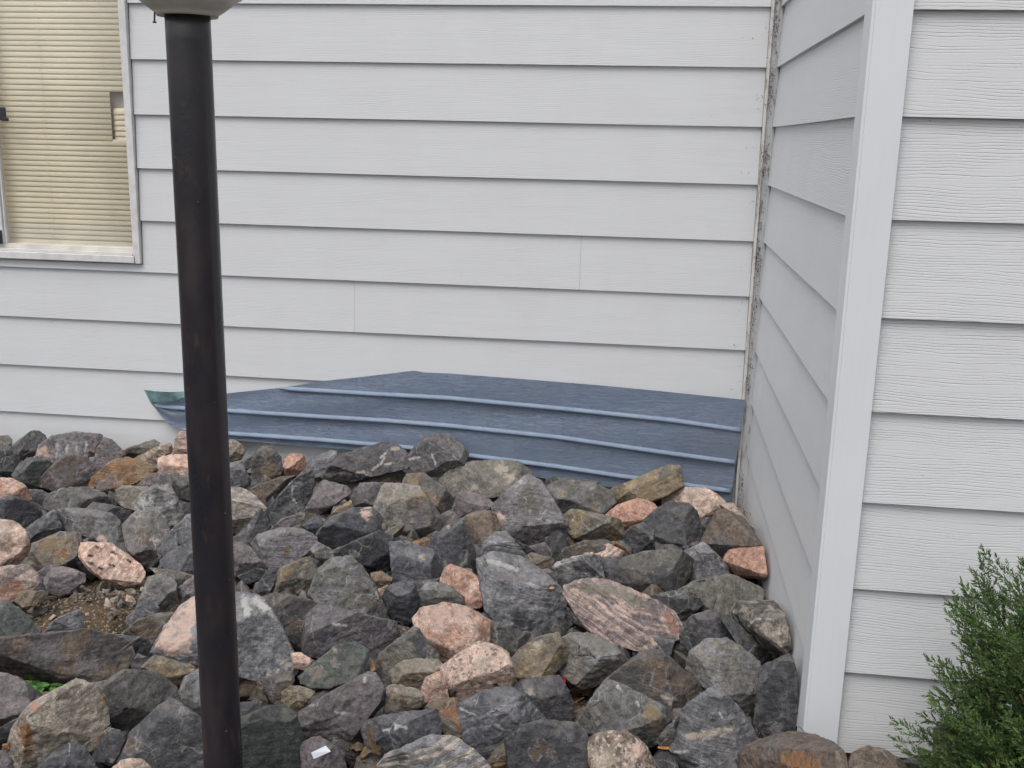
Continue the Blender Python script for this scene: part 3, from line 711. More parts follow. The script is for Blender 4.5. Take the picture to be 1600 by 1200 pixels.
# ---- far row, right of the lamp post
R('B','dg','thin dark slab leaning on the grey ochre stone beside the lamp post','300,295 380,250 395,290 330,342',grow=1.15)
R('B','gy','upright grey stone with ochre stains right of the lamp post, below the blue panel','372,320 380,250 440,195 500,198 550,258 570,350 540,375 440,435 388,440',ap='460,260,.5 480,350,.45',pt='480,350,55,y')
R('B','sg','blue grey block touching the right edge of the lamp post, far row','220,335 310,297 367,400 360,432 270,462 210,420')
R('B','qp/v.2x.3','small salmon pink stone standing under the blue panel','565,330 575,270 620,235 690,240 722,290 710,335 650,368 570,370',ap='640,280,.5')
R('B','gl','grey wedge with a pale flat top, right of the small salmon pink one','715,305 740,268 860,220 912,225 900,290 830,392 770,392 742,345',ap='760,330,.5 880,285,.4')
R('B','du/v.5','long charcoal stone underlined by a cream vein, touching the blue panel','825,380 860,320 930,245 1070,200 1190,170 1290,180 1350,260 1340,325 1200,330 1000,400 900,422',ap='1000,290,.4 1190,260,.45',pt='840,370,930,358,17,c 930,358,1030,362,15,c 1030,362,1130,335,14,c 1130,335,1180,300,11,c 1180,300,1210,250,10,c 1210,300,1290,290,10,c 1180,260,1230,215,9,w 1250,205,1290,205,14,c')
R('C','gu/v1.','big grey boulder with white threads, tallest against the blue panel','148,260 200,190 330,120 400,116 470,170 520,240 500,300 460,322 350,362 290,368 230,362 150,312',ap='300,220,.5 400,210,.45 240,300,.5',pt='160,270,300,240,10,w 300,240,330,330,8,w 300,240,450,190,8,m')
R('B','bu','flat brown mauve stone below the long charcoal one with the cream vein','1050,390 1180,310 1345,350 1320,440 1150,432 1060,412')
R('B','dl/v.6','dark wedge stone with a cream ring on its face','475,575 560,480 700,342 748,333 762,380 745,500 700,602 580,632 490,605',ap='620,460,.5 690,520,.5 600,570,.4',pt='630,440,690,430,9,w 630,440,625,510,9,w 625,510,650,540,8,c')
R('B','bo','brown olive slab behind the dark wedge with the cream ring','345,462 560,380 640,368 590,450 480,535 440,522 380,492')
R('B','um/b.5','long mauve brown slab leaning to the right of the dark wedge','640,670 740,550 818,405 965,442 992,482 880,562 780,622 700,660',ap='800,480,.4 880,500,.4 740,600,.4',bd=(.6,0,.7))
R('B','mu','low mauve stone at the foot of the long mauve brown slab','500,702 560,642 640,625 720,600 690,660 560,705')
R('B','mg','pale mauve grey stone in the gap left of the ochre smeared boulder','1000,490 1070,420 1205,418 1190,520 1120,585 1010,572')
R('B','yb','small golden brown stone in the hollow under the mauve brown slab','850,635 900,580 990,528 1008,572 960,625 870,645')
R('B','sg','small blue grey stone under the golden brown one','685,690 760,630 845,650 815,720 760,728')
R('B','cl/b1.','pale stone with straight grey bands right of the lamp post','200,460 320,453 400,510 462,578 420,592 380,650 280,705 200,700',ap='330,520,.3 300,620,.3',bd=(.3,0,1))
R('B','dg/b.3','dark upright slab with a pale top edge beside the pale banded stone','285,785 360,680 412,590 440,572 500,690 452,725 362,815',ap='420,650,.5 350,760,.4',pt='360,690,24,l')
R('B','tl/v.5','large buff stone with an ochre smear and a lilac face, below the charcoal one','1145,570 1190,450 1232,418 1350,452 1420,448 1490,540 1585,680 1500,745 1250,742 1185,690',ap='1240,500,.5 1400,540,.5 1280,660,.5 1460,680,.4',pt='1440,500,70,y 1390,640,85,m 1380,540,40,b')
R('C','gy/v.4','grey stone with orange specks behind the large buff one','112,430 130,368 250,360 370,440 422,500 420,580 400,642 370,652 300,560 230,465',ap='240,420,.45 350,520,.5',pt='250,480,50,y 180,420,35,y 340,500,30,b')
R('B','ds/v.3','dark grey boulder with a small pink scar on top, centre left','778,740 860,640 1000,578 1120,578 1190,640 1165,720 1100,790 950,842 830,805',ap='920,690,.5 1060,660,.5 960,770,.45',pt='1090,605,42,P')
R('B','kd/v.5','very dark stone with white flecks below the buff and pink scarred ones','880,860 1000,790 1100,790 1170,720 1250,760 1272,860 1230,942 1130,952 1060,922 950,872',ap='1120,860,.5 1190,800,.45',pt='1010,860,30,t')
R('B','lm/b.9v.5','long pale grey stone with wavy purple bands right of the lamp post','375,800 420,740 560,700 700,698 780,750 775,810 640,882 600,932 470,952 425,880',ap='520,760,.45 660,770,.45 530,880,.45',bd=(.2,0,1),pt='600,830,40,b')
R('B','ol','small olive stone tucked under the scarred dark grey boulder','740,832 790,790 880,840 945,880 850,908 780,892')
R('B','um/v.6','mauve grey stone touching the right edge of the lamp post, under the dark slab','200,820 300,788 365,820 470,950 400,962 290,1002 200,980',ap='320,860,.5 290,940,.4')
R('B','kd','near black stone beneath the mauve grey one beside the lamp post','285,1002 400,955 472,962 440,1022 340,1050')
R('B','sg','narrow blue grey slab left of the olive stone with the cream lower edge','395,1112 430,1020 480,958 560,955 500,1060 470,1125 420,1132')
R('B','oy/v.2','rounded olive stone with a cream lower edge, left of the tallest olive boulder','462,1060 540,960 700,890 762,878 795,950 745,1055 700,1130 560,1118 472,1112',ap='580,990,.45 690,960,.45 620,1080,.4',pt='680,1080,45,c 590,1105,30,c')
R('B','sl/v.6','slate blue five sided stone in the centre of the heap','1238,792 1340,788 1500,840 1567,912 1540,992 1430,1022 1392,1082 1262,1042 1250,900',ap='1340,880,.45 1460,900,.45 1350,1000,.4',pt='1440,880,22,c')
R('C','sd','dark slate wedge between the centre and the big lilac grey boulder','262,832 330,750 380,700 480,648 540,780 568,860 545,962 450,935 360,905',ap='420,740,.45 460,860,.45 340,840,.4',pt='400,690,16,c')
R('C','ot/v.6','broad olive stone with tan lichen patches against the blue panel','352,390 420,330 560,290 700,278 830,288 915,342 900,390 850,402 790,472 700,502 560,492 430,532 370,480',ap='520,370,.4 740,350,.45 620,440,.4',pt='740,330,45,c 800,390,40,c 570,450,25,c')
R('C','um/v.7','mauve stone with pale edges below the broad lichen patched one','408,662 440,540 478,470 560,478 640,510 695,560 620,602 510,652 430,672',ap='520,540,.5 600,560,.4')
R('C','ul/v1.','large lilac grey boulder with a ragged pale rim, right of centre','680,565 740,510 830,470 862,400 902,378 985,420 1010,540 1110,650 1172,722 1140,782 1050,822 960,842 860,802 722,692 702,610',ap='870,560,.55 970,640,.55 800,640,.4 930,460,.35 1000,750,.5',pt='880,500,900,640,9,w 900,640,1080,700,9,m 900,480,920,560,80,o 720,620,740,640,25,P',h=.01)
R('C','ol/v.4','smooth greenish grey oval stone right of the lilac grey boulder','1008,500 1030,440 1100,402 1300,418 1430,478 1442,540 1370,602 1240,615 1130,650 1060,605',ap='1150,490,.4 1300,500,.4',pt='1110,490,30,y 1310,570,35,y')
R('C','og','flat grey stone under the bottom edge of the blue panel','955,405 1060,378 1200,393 1340,413 1250,440 1040,445',grow=1.1)
R('C','oy/b.3','olive stone with a rusty left end under the smooth greenish oval','1105,650 1160,578 1250,618 1450,638 1492,662 1492,732 1450,792 1340,772 1190,762',ap='1220,670,.45 1380,690,.45',pt='1150,640,40,b 1180,650,12,c')
R('C','bo','dark brown ridged stone left of the lilac grey boulder','478,652 600,578 700,620 725,700 640,772 602,852 562,855 500,720',ap='590,640,.5 560,760,.4',pt='540,700,50,b')
R('C','lg/b.7v.6','upper block of pale striped grey stone above the large streaked boulder','600,870 622,790 700,728 762,723 850,830 905,885 880,925 700,910 620,900',ap='720,790,.45 800,850,.4',bd=(.2,0,1))
R('C','lg/b.5v.7','largest boulder, grey with white streaks, in the centre of the heap','592,905 700,850 860,878 980,960 1090,1070 1135,1180 1120,1265 1000,1345 850,1440 770,1310 640,1205 608,1010',ap='740,950,.5 950,1050,.5 1050,1180,.5 820,1180,.5 900,1330,.35',pt='650,900,830,960,18,w 700,1000,900,1030,16,m 900,1040,1000,1100,14,w 760,1100,960,1160,14,m 860,1300,860,1301,100,d',bd=(.4,0,1))
R('C','kd','black gap stone under the lilac grey boulder','760,735 850,800 945,845 930,895 870,902 800,862')  # near black base holds the shade of the gap
R('C','bo','small brown four cornered stone right of the upper pale striped block','878,900 920,853 1067,893 1042,962 960,952',ap='930,900,.4')
R('C','bd/b.4','long brown stone under the olive one with the rusty end','1078,905 1130,830 1250,780 1370,775 1440,800 1340,850 1200,882',bd=(.2,0,1))
R('C','Pd/b.5','pink and black layered stone above the white and blue one','1240,855 1400,798 1500,848 1492,882 1380,895 1260,880')
R('C','sw/v.6','blue grey stone with a white left end, above the pink topped boulder','1050,955 1090,908 1250,868 1345,872 1372,1000 1362,1035 1220,1005 1110,1015',ap='1200,920,.45 1300,950,.4',pt='1140,960,55,w 1090,930,30,w')
R('C','du','dark stone joined to the right of the blue and white one','1345,885 1480,880 1477,965 1375,1035 1360,960')
R('C','mg','small mauve chip left of the blue and white stone','968,962 1030,958 1112,1012 1112,1075 1040,1035')
R('C','dk','dark stone peeping out above the pink topped boulder','1108,1035 1140,998 1280,1000 1325,1035 1180,1045 1140,1135')
R('C','rb','thin rusty orange sliver beside the round dark stone','1405,792 1440,783 1532,842 1532,865 1450,830',grow=1.1)
R('C','qP/x.4v.2','salmon stone half hidden between the slate five sided one and the largest boulder','350,1045 380,960 430,928 520,958 600,1020 632,1112 612,1192 550,1202 470,1152 400,1090',ap='460,1010,.5 540,1100,.45')
R('B','yb','ochre stone in the dark hollow under the slate five sided one','1115,985 1180,968 1252,1012 1232,1072 1150,1055')
R('B','pP','little pink chip under the ochre stone in the hollow','1160,1085 1220,1058 1190,1135',grow=1.2)
R('F','sd/v.2','smooth dark blue pentagonal stone in the centre of the heap','1193,135 1220,70 1320,33 1382,50 1422,150 1400,232 1340,305 1240,250 1200,205',ap='1290,110,.45 1330,210,.45')
R('G','ol/v.4','grey green stone between the dark pentagonal one and the half hidden salmon one','213,185 220,100 282,33 400,58 492,130 492,215 360,225 230,215',ap='290,90,.5 400,140,.5')
R('C','rb','rusty brown chip in the shadow left of the dark slate wedge','160,795 250,758 292,772 262,825 190,820')
# ---- right part of the heap
R('D','yo/b.5','long olive ochre plank shaped stone propped against the blue panel','212,262 420,180 570,108 637,113 662,240 560,302 450,332 330,332 240,362',ap='560,200,.35 400,260,.4 600,180,.35',pt='420,250,90,y 560,160,60,o',bd=(-.4,0,1))
R('D','qp/v.4x.3','salmon pink stone below the plank shaped one','178,428 260,360 380,318 470,340 512,382 420,472 310,528 285,445',ap='350,390,.5 410,410,.4')
R('D','dg/v.3','large smooth dark grey boulder near the inside corner','420,460 500,390 590,338 690,345 752,400 782,510 760,605 640,618 560,642 500,642 450,525',ap='600,430,.55 690,470,.45 560,540,.5')
R('D','dg/v.6','dark grey stone with a white seam hugging the large smooth dark boulder','298,552 340,500 420,470 482,520 492,652 380,682 318,640',pt='470,560,18,l')
R('D','Pt/b.4x.2','large cream and pink stone under the corner of the blue panel','538,352 560,310 690,250 812,255 880,290 932,342 900,402 850,452 832,492 780,502 750,420 690,350 620,335',ap='690,310,.4 820,350,.45 800,430,.4',pt='720,280,55,c')
R('D','tP/x.7','gritty tan stone in the inside corner of the house','895,350 980,343 1062,430 1102,492 1052,502 1000,452 930,402')
R('D','bo/v.3','olive brown stone in the inside corner with a banded lower face','780,592 830,490 880,400 940,390 1052,452 1162,612 1000,642 912,712 850,665 810,602',ap='920,480,.4 1010,540,.4 880,600,.5',pt='930,640,80,u')
R('D','qp/v.3x.2','bright salmon stone touching the side wall','922,702 960,640 1090,613 1167,620 1192,792 1150,812 990,792 950,745',ap='1020,670,.45 1110,700,.5 1000,740,.4')
R('D','lg/v1.','blue grey stone with white crossing lines, left of the bright salmon one','668,652 800,593 842,662 942,732 962,802 850,815 690,855 700,725',ap='780,680,.45 840,740,.5')
R('D','od/v.3','big olive stone with a charcoal front, above the pink topped boulder','198,832 300,690 440,650 640,638 722,700 712,782 640,882 460,918 380,885 240,855',ap='460,760,.45 600,700,.4 400,850,.4',pt='560,800,120,d')
R('D','kd','tiny dark stone between the big olive one and the white lined one','638,632 690,603 742,620 685,665')
R('D','ot','widest flat olive slab against the side wall','640,892 760,830 960,793 1212,820 1232,870 1227,962 1010,975 985,1082 920,1065 830,1035 720,925',ap='900,880,.25 1100,870,.25 950,960,.25',thick=.8)
R('D','dg','dark olive stone between the pink topped boulder and the widest olive slab','458,922 620,893 740,910 802,967 740,1012 650,1105 600,1015 520,962',ap='640,960,.45 720,960,.4')
R('H','mP/b.7v.5','big boulder with a cream pink top and grey side, right of the largest one','-62,120 -50,60 30,28 200,33 350,88 480,150 600,220 652,300 642,382 560,422 430,472 200,405 110,362 50,292 0,222',ap='60,140,.5 300,190,.5 470,250,.5 120,280,.5 400,380,.45 560,300,.5',pt='60,75,300,115,48,t 300,115,560,230,38,t -20,90,250,190,18,P 250,190,480,250,18,P 120,260,420,300,13,P 200,330,450,380,13,P 580,260,620,340,42,q',bd=(.5,0,1),h=.015)
R('H','kc/b.2v.8','black stone marbled with cream veins beside the side wall','978,222 1010,163 1100,165 1230,158 1292,230 1322,330 1342,442 1290,472 1120,432 1060,332 990,282',ap='1080,230,.45 1220,260,.5 1180,370,.5',pt='1060,330,1120,270,9,c 1120,270,1200,265,10,c 1200,265,1290,310,14,c 1210,190,1270,240,15,c 1060,330,1090,400,6,c')
R('H','us/v.5','rounded mauve grey stone left of the black marbled one','688,292 740,245 830,220 922,260 990,330 1072,402 1000,460 820,440 760,420 715,352',ap='800,300,.5 900,350,.5')
R('H','dk','long black slab sloping down towards the corner board under the marbled stone','880,232 960,250 1060,350 1200,480 1232,532 1150,575 1100,520 1000,410')
R('H','kd','small black stone in the shadow right of the big pink topped boulder','640,372 690,320 772,440 712,482 660,425')
R('H','lt/b.6v.2','light grey layered block standing in the lower right of the heap','693,602 720,480 820,403 940,400 1060,470 1142,540 1132,782 1092,832 1045,862 980,812 870,705 755,652',ap='860,480,.5 1020,550,.55 840,610,.5 1060,720,.5',bd=(.25,0,1),h=.01)
R('H','dg/v.4','tall dark stone beside the foot of the white corner board','1122,902 1150,580 1230,550 1330,500 1392,600 1402,982 1320,1002 1200,1022 1158,962',ap='1220,680,.45 1310,700,.45 1230,900,.4',pt='1240,950,45,l')
R('H','db/v.4','broad dark mauve boulder with rusty spots left of the light layered block','110,722 200,640 350,530 440,468 540,473 640,570 802,722 760,762 690,802 600,852 500,790 300,760',ap='450,560,.5 580,660,.5 380,640,.45 620,760,.4',pt='520,640,60,b 580,770,40,c 720,760,40,b')
R('H','ol/b.4v.7','light olive boulder with white ridges below the dark mauve one','15,935 100,780 192,658 260,668 400,748 560,828 588,872 560,955 470,1052 390,1035 300,975 110,995',ap='260,760,.55 330,880,.55 450,840,.45 180,900,.4',pt='260,690,380,790,12,w 380,790,440,900,9,w 100,900,250,760,10,m 460,850,520,950,60,y',bd=(1,0,.9))
R('H','gl/b.8v.5','pyramid shaped grey stone with a white blaze near the picture bottom','578,992 620,900 700,810 880,688 952,770 1050,880 1132,1020 1080,1072 1040,1192 850,1202 640,1192 608,1062',ap='900,830,.6 940,930,.55 700,950,.45 980,1060,.4',pt='700,1010,800,990,26,c 800,990,1000,960,32,c 900,860,960,980,6,w 620,1100,1060,1080,10,w',bd=(.15,0,1))
R('H','bc/x1.','coarse brown and cream speckled granite stone at the picture bottom','68,1012 170,978 330,963 382,980 480,1150 492,1265 110,1265 80,1120',ap='200,1020,.4 340,1040,.4 300,1160,.4',pt='400,1080,60,P')
R('H','bu/v.3','large rust brown stone at the foot of the corner board','1028,1112 1080,1060 1220,1008 1360,980 1482,998 1600,1050 1662,1110 1690,1262 1240,1280 1030,1262',ap='1240,1080,.45 1420,1060,.45 1250,1180,.4',pt='1230,1060,1231,1061,60,o 1350,1150,1480,1180,70,r')
R('H','do','thin dark edge of a stone squeezed between the light olive boulder and the pyramid','498,1030 560,950 645,878 600,1000 602,1055 530,1065')
R('G','tl/v.2','smooth grey brown stone split by a dark crack in the middle','1105,385 1230,348 1340,378 1452,450 1517,530 1400,622 1320,672 1240,688 1168,652 1095,590 1150,520',ap='1240,430,.4 1380,500,.4 1230,600,.4',pt='1220,440,1215,500,4,k 1215,500,1290,495,4,k 1290,495,1340,530,4,k 1340,530,1420,525,4,k')
R('G','oy/v.3','olive stone with an ochre lichen patch next to the cracked grey brown one','798,525 850,460 960,388 1082,358 1112,402 1152,522 1050,612 990,642 870,652 812,715',ap='930,470,.5 1050,480,.45 900,600,.4',pt='950,430,30,c 930,480,22,y 850,500,22,y')
R('G','od/v.8','thin olive stone with a frosted edge behind the upper pink boulder','638,272 740,298 830,400 855,462 800,525 755,475 700,425 648,412',ap='720,350,.4 780,430,.4')
R('G','Pq/b.3v.2x.3','pale topped pink boulder above the other round pink one','192,272 230,210 380,173 500,190 592,240 662,292 652,402 560,422 480,482 400,517 330,517 248,472 218,352',ap='260,280,.45 420,260,.5 590,290,.45 400,400,.55 300,440,.4',pt='330,230,90,P 480,230,60,P',h=.02)
R('G','PP/x.8v.1','round speckled pale pink boulder near the lower centre','368,562 470,490 570,418 672,418 762,480 802,562 802,642 780,712 680,692 560,742 470,772 392,702 358,622',ap='480,560,.5 640,520,.5 700,620,.45 480,690,.4',pt='440,740,24,k 700,680,24,k 620,540,50,c',h=.02)
R('G','pP/x.5','small pink stone joined to the left of the round speckled one','228,725 260,640 360,588 392,702 402,772 300,792 250,825',ap='310,690,.5')
R('G','ty','olive brown wedge beneath the pale topped pink boulder','38,602 90,540 200,518 332,523 362,562 310,622 222,708 160,692 62,662',ap='120,570,.4 220,590,.45',pt='200,640,40,b')
R('F','tg/v.2','large stone half tan and half blue grey, left of the pale topped pink boulder','1143,562 1180,480 1270,420 1392,318 1442,440 1542,512 1360,560 1260,620 1250,692 1200,702 1148,642',ap='1260,490,.4 1380,440,.4',pt='1400,420,100,s 1440,490,60,s')
R('G','ct','small tan stone with an orange tinge left of the small pink one','5,792 20,700 60,678 210,708 242,742 232,812 60,852 0,862',ap='80,730,.45 180,750,.4 60,810,.4',pt='70,740,55,y 120,790,40,b')
R('G','or','olive stone with a rusty face under the small pink one','258,822 330,768 472,768 482,882 485,1000 400,1005 350,935 325,855',ap='410,830,.4 420,930,.4',pt='400,850,55,r')
R('G','sl/b.4v1.','large blue grey stone crossed by white veins at the lower centre','468,822 480,780 650,718 782,698 862,750 992,882 992,922 882,942 785,1012 772,1182 690,1202 600,1112 490,992 462,900',ap='620,800,.5 760,900,.55 880,860,.4 680,1020,.5',pt='480,830,700,930,9,w 700,930,780,990,12,w 740,900,980,840,9,m 650,860,850,840,8,m')
R('G','du/v.3','charcoal mauve stone with a cream fleck under the olive lichen one','815,702 870,658 1090,623 1172,752 1182,902 1160,935 1000,915 930,785 860,750',ap='960,720,.45 1090,760,.45',pt='912,730,26,c')
R('G','dg/v.3','large dark block with a brown facet at the picture bottom','768,1022 880,938 1000,908 1200,928 1292,1022 1315,1265 800,1265 782,1150',ap='900,1010,.5 1180,1010,.45 1100,1150,.4',pt='980,1100,80,b')
# ---- lower left and lower middle
R('F','ol/v.8','tallest olive boulder with white threads, centre of the heap','735,110 800,-40 900,-118 990,-112 1060,-50 1135,60 1202,200 1255,305 1200,322 1100,340 900,275 790,185',ap='940,-40,.5 860,80,.5 1080,140,.5 1180,280,.4',h=.01,pt='740,130,860,20,8,m 860,160,1010,290,9,m 930,285,1120,330,11,w 1060,-20,1150,100,9,m 1150,100,1230,280,9,w')
R('F','us/v.8','large slate mauve stone beneath the tallest olive boulder','690,482 740,400 722,262 800,178 900,235 1040,318 1200,300 1262,292 1285,372 1200,435 1110,535 1000,430 850,445 760,505',ap='820,270,.5 950,360,.45 1120,380,.5 1180,400,.5',pt='890,300,1040,320,12,w 1120,380,1110,500,10,l 760,260,800,200,12,l')
R('F','lg/v.3','boulder half pink and half white blotched grey, behind the lamp post','-238,470 -150,330 -50,190 35,130 200,112 390,120 440,160 512,250 582,420 652,542 620,600 500,648 440,612 300,612 60,577 -60,552 -190,502',ap='-60,350,.3 60,260,.4 300,280,.45 450,420,.45 100,500,.35 500,560,.35',pt='-110,400,120,P -60,290,130,P 10,210,90,P 330,150,345,230,34,w 400,150,470,220,34,w 560,540,630,560,36,w 480,610,560,590,28,w 450,170,520,270,10,w',h=.02)
R('F','db/v.5','dark stone with a rusty hollow right of the white blotched boulder','428,150 480,112 600,118 720,150 785,180 742,230 728,282 748,372 680,465 600,455 555,360 500,245',ap='560,190,.4 700,220,.5 650,330,.5',pt='650,310,50,b')
R('F','pP/v.2','small pink chip below the white blotched boulder','618,485 680,480 755,527 700,585 640,575')
R('F','eo/v.3','dark green stone with tan lichen at its lower end','678,622 750,560 900,440 1020,418 1092,470 1104,582 1060,622 860,692 750,692 688,662',ap='880,520,.5 1010,510,.45 780,620,.45',pt='780,600,45,t 900,540,30,t 890,455,16,c')
R('F','um/v.9','large lilac boulder with raised white lines, lower middle','653,922 680,850 780,790 930,700 1090,608 1142,618 1187,692 1172,782 1050,902 1000,1005 930,1082 850,1055 700,1025 660,972',ap='790,840,.45 1040,690,.55 920,860,.6 780,950,.5 1000,900,.45',h=.01,pt='740,810,900,790,6,w 950,1000,1080,640,6,m 900,850,1090,880,5,w 1080,640,1060,860,6,w 680,860,760,800,10,m')
R('F','yr','tiny rusty stone right of the dark green one','1098,560 1130,518 1147,580 1130,608 1100,602')
R('F','ed/v.1','large smooth dark green grey stone right of the lamp post at the picture bottom','240,930 400,858 480,818 582,818 642,870 652,982 702,1072 690,1265 240,1265',ap='420,920,.45 580,900,.45 480,1080,.35')
R('F','yt/b.5','golden ochre ridged stone left of the large lilac boulder','563,792 570,718 620,688 700,698 768,720 705,802 660,855 610,832',ap='640,750,.5')
R('F','bg','grey brown stone under the white blotch of the big boulder','445,640 500,650 622,600 635,655 572,705 562,812 500,825 448,722')
R('F','bk','dark brown stone in the shadow beside the lamp post','345,772 420,680 445,690 475,795 400,785')
R('F','dk','black stone beside the lamp post above the smooth green grey one','250,800 400,778 462,800 482,825 380,875 250,905')
R('F','mu/v.5','pale lilac stone at the picture bottom carrying a white paper tag','680,1045 800,1008 912,1080 962,1180 962,1265 700,1265 712,1115',ap='800,1090,.4 850,1180,.4')
R('F','sg/b.3v.8','blue grey stone with a bright white streak right of the lilac boulder','1062,950 1090,908 1180,880 1300,858 1532,838 1562,992 1420,1045 1220,1115 1180,1205 1140,1135 1100,1055',ap='1200,930,.45 1440,910,.45 1230,1040,.4',pt='1270,950,1390,905,10,w 1200,965,1290,940,7,w 1270,930,1340,950,7,w 1110,960,1110,1100,45,b')
R('G','lc/b1.v.5','large pale banded stone with greenish left edge at the picture bottom','-22,1182 20,1118 190,1048 290,1003 440,1010 542,1080 642,1170 685,1265 -30,1265',ap='250,1090,.4 440,1100,.4 100,1180,.4',pt='100,1130,101,1131,60,o',bd=(-.3,0,1))
R('F','dg','dark grey stone between the lilac boulder and the small tan one','1180,722 1215,700 1205,800 1150,855 1100,905 1050,915 1110,820')
R('E','kb/b.3v.2','long black slab with dull red stains, widest stone at the left','-60,400 0,390 250,370 540,338 700,353 842,375 872,480 790,582 700,642 560,652 420,682 250,682 100,622 -60,582',ap='100,470,.45 400,450,.5 640,430,.45 300,600,.45 600,580,.45',pt='250,470,400,470,80,u 520,560,600,560,60,u',bd=(.05,0,1))
R('E','kd','black rough stone at the right end of the long black slab','700,372 850,378 982,410 992,462 940,505 860,492 800,585 740,562')  # shade beside the slab is put into the stone's dark colour
R('E','ed/v.3','dark green grey stone at the left picture edge above the long black slab','-60,180 60,168 150,230 205,290 282,347 120,375 0,387 -60,382',ap='60,240,.4 140,300,.4')
R('E','lg/v.3','small light grey stone lying on the bare soil behind the black slab','275,352 350,270 490,208 527,240 522,322 440,347 330,362',ap='420,270,.45 480,290,.35')
R('E','ob/b.4','olive stone with pink flecks left of the pink and white boulder','758,362 870,270 1000,233 1105,228 1060,290 1000,405 860,390',ap='900,300,.4 1000,280,.35')
R('E','ud','mauve stone under the right end of the long black slab','820,545 860,488 932,510 902,572 830,615')
R('E','ty','flat brown stone with a rusty edge under the pink and white boulder','888,572 970,493 1100,540 1235,570 1182,645 1110,675 970,605',ap='1000,550,.3 1120,600,.3')
R('E','og/v.3','large mottled olive boulder right of the big tan one','638,702 700,640 780,593 900,598 1022,618 1122,700 1155,790 1040,800 940,922 812,988 700,935 688,832',ap='780,690,.45 960,700,.45 850,850,.45 720,760,.4')
R('E','lo/v.6','speckled grey stone against the left edge of the lamp post, lower part','1118,722 1160,640 1250,583 1340,650 1340,900 1250,942 1168,862',ap='1220,700,.4')
R('E','tc/v.4','big tan stone with orange ends and a white seam, lower left','60,1082 80,970 160,850 200,800 340,740 470,658 552,680 640,740 692,800 697,912 620,972 500,1062 380,1082 240,1205 170,1262 88,1202',ap='240,860,.45 450,760,.4 560,860,.4 220,1080,.5 420,980,.35',pt='160,960,190,1100,60,r 210,820,220,810,35,q 650,770,660,780,26,r 380,740,440,740,40,b 170,880,230,1000,9,w 230,1000,260,1130,9,w',h=.01)
R('E','ob','thin olive stone beneath the right corner of the big tan one','500,1072 692,940 682,1062 572,1135')
R('E','mo/v.6','grey stone with a diagonal pale ridge at the left picture edge, lower left','-60,600 0,598 130,650 292,770 190,842 100,902 0,962 -60,982',ap='60,720,.5 150,820,.5 -20,800,.45',pt='230,740,90,d')
R('E','dk','black stone under the grey one with the pale ridge','-60,985 60,920 150,860 100,960 55,1015 -60,1045')
R('E','ds','dark blue stone in front of the big tan one at the picture bottom','225,1212 340,1100 460,1033 532,1080 602,1190 620,1265 200,1265',ap='420,1130,.45 500,1150,.4')
R('E','dg/v.6','big charcoal stone with a peaked top left of the lamp post at the picture bottom','728,1122 770,1040 850,970 950,900 1000,820 1082,778 1180,860 1340,960 1380,1265 960,1265 860,1155 740,1155',ap='1000,930,.5 1080,960,.5 860,1060,.45 1150,1150,.35',pt='820,1060,50,b')
R('E','Pc/x.4','pink stone at the picture bottom below the big charcoal one','700,1212 760,1150 880,1138 962,1180 982,1265 680,1265',h=.01)
R('E','um','mauve stone showing between the black slab and the mottled olive boulder','540,672 692,648 705,700 660,745 590,710')
R('E','kd','dark stone in the gap between the big tan one and the big charcoal one','688,950 802,990 745,1065 702,1182 600,1152 568,1138')
R('E','um/v.2','mauve stone at the lower left picture corner','-60,1102 40,1090 82,1180 92,1265 -60,1265')
R('E','rb','little rusty stone at the left picture edge beside the big tan one','15,1052 62,1038 64,1092 20,1102')
R('I','db','dark mauve stone standing behind the juniper beside the front wall','778,1135 783,1015 850,985 932,990 1002,1040 1012,1180 800,1200')
R('I','bt/b.3','low brown stone at the foot of the front wall beside the corner board','385,1215 387,1112 450,1096 532,1110 622,1162 702,1215')
R('I','gu','low grey stone between the low brown one and the juniper','608,1175 700,1140 762,1150 790,1215 640,1235')

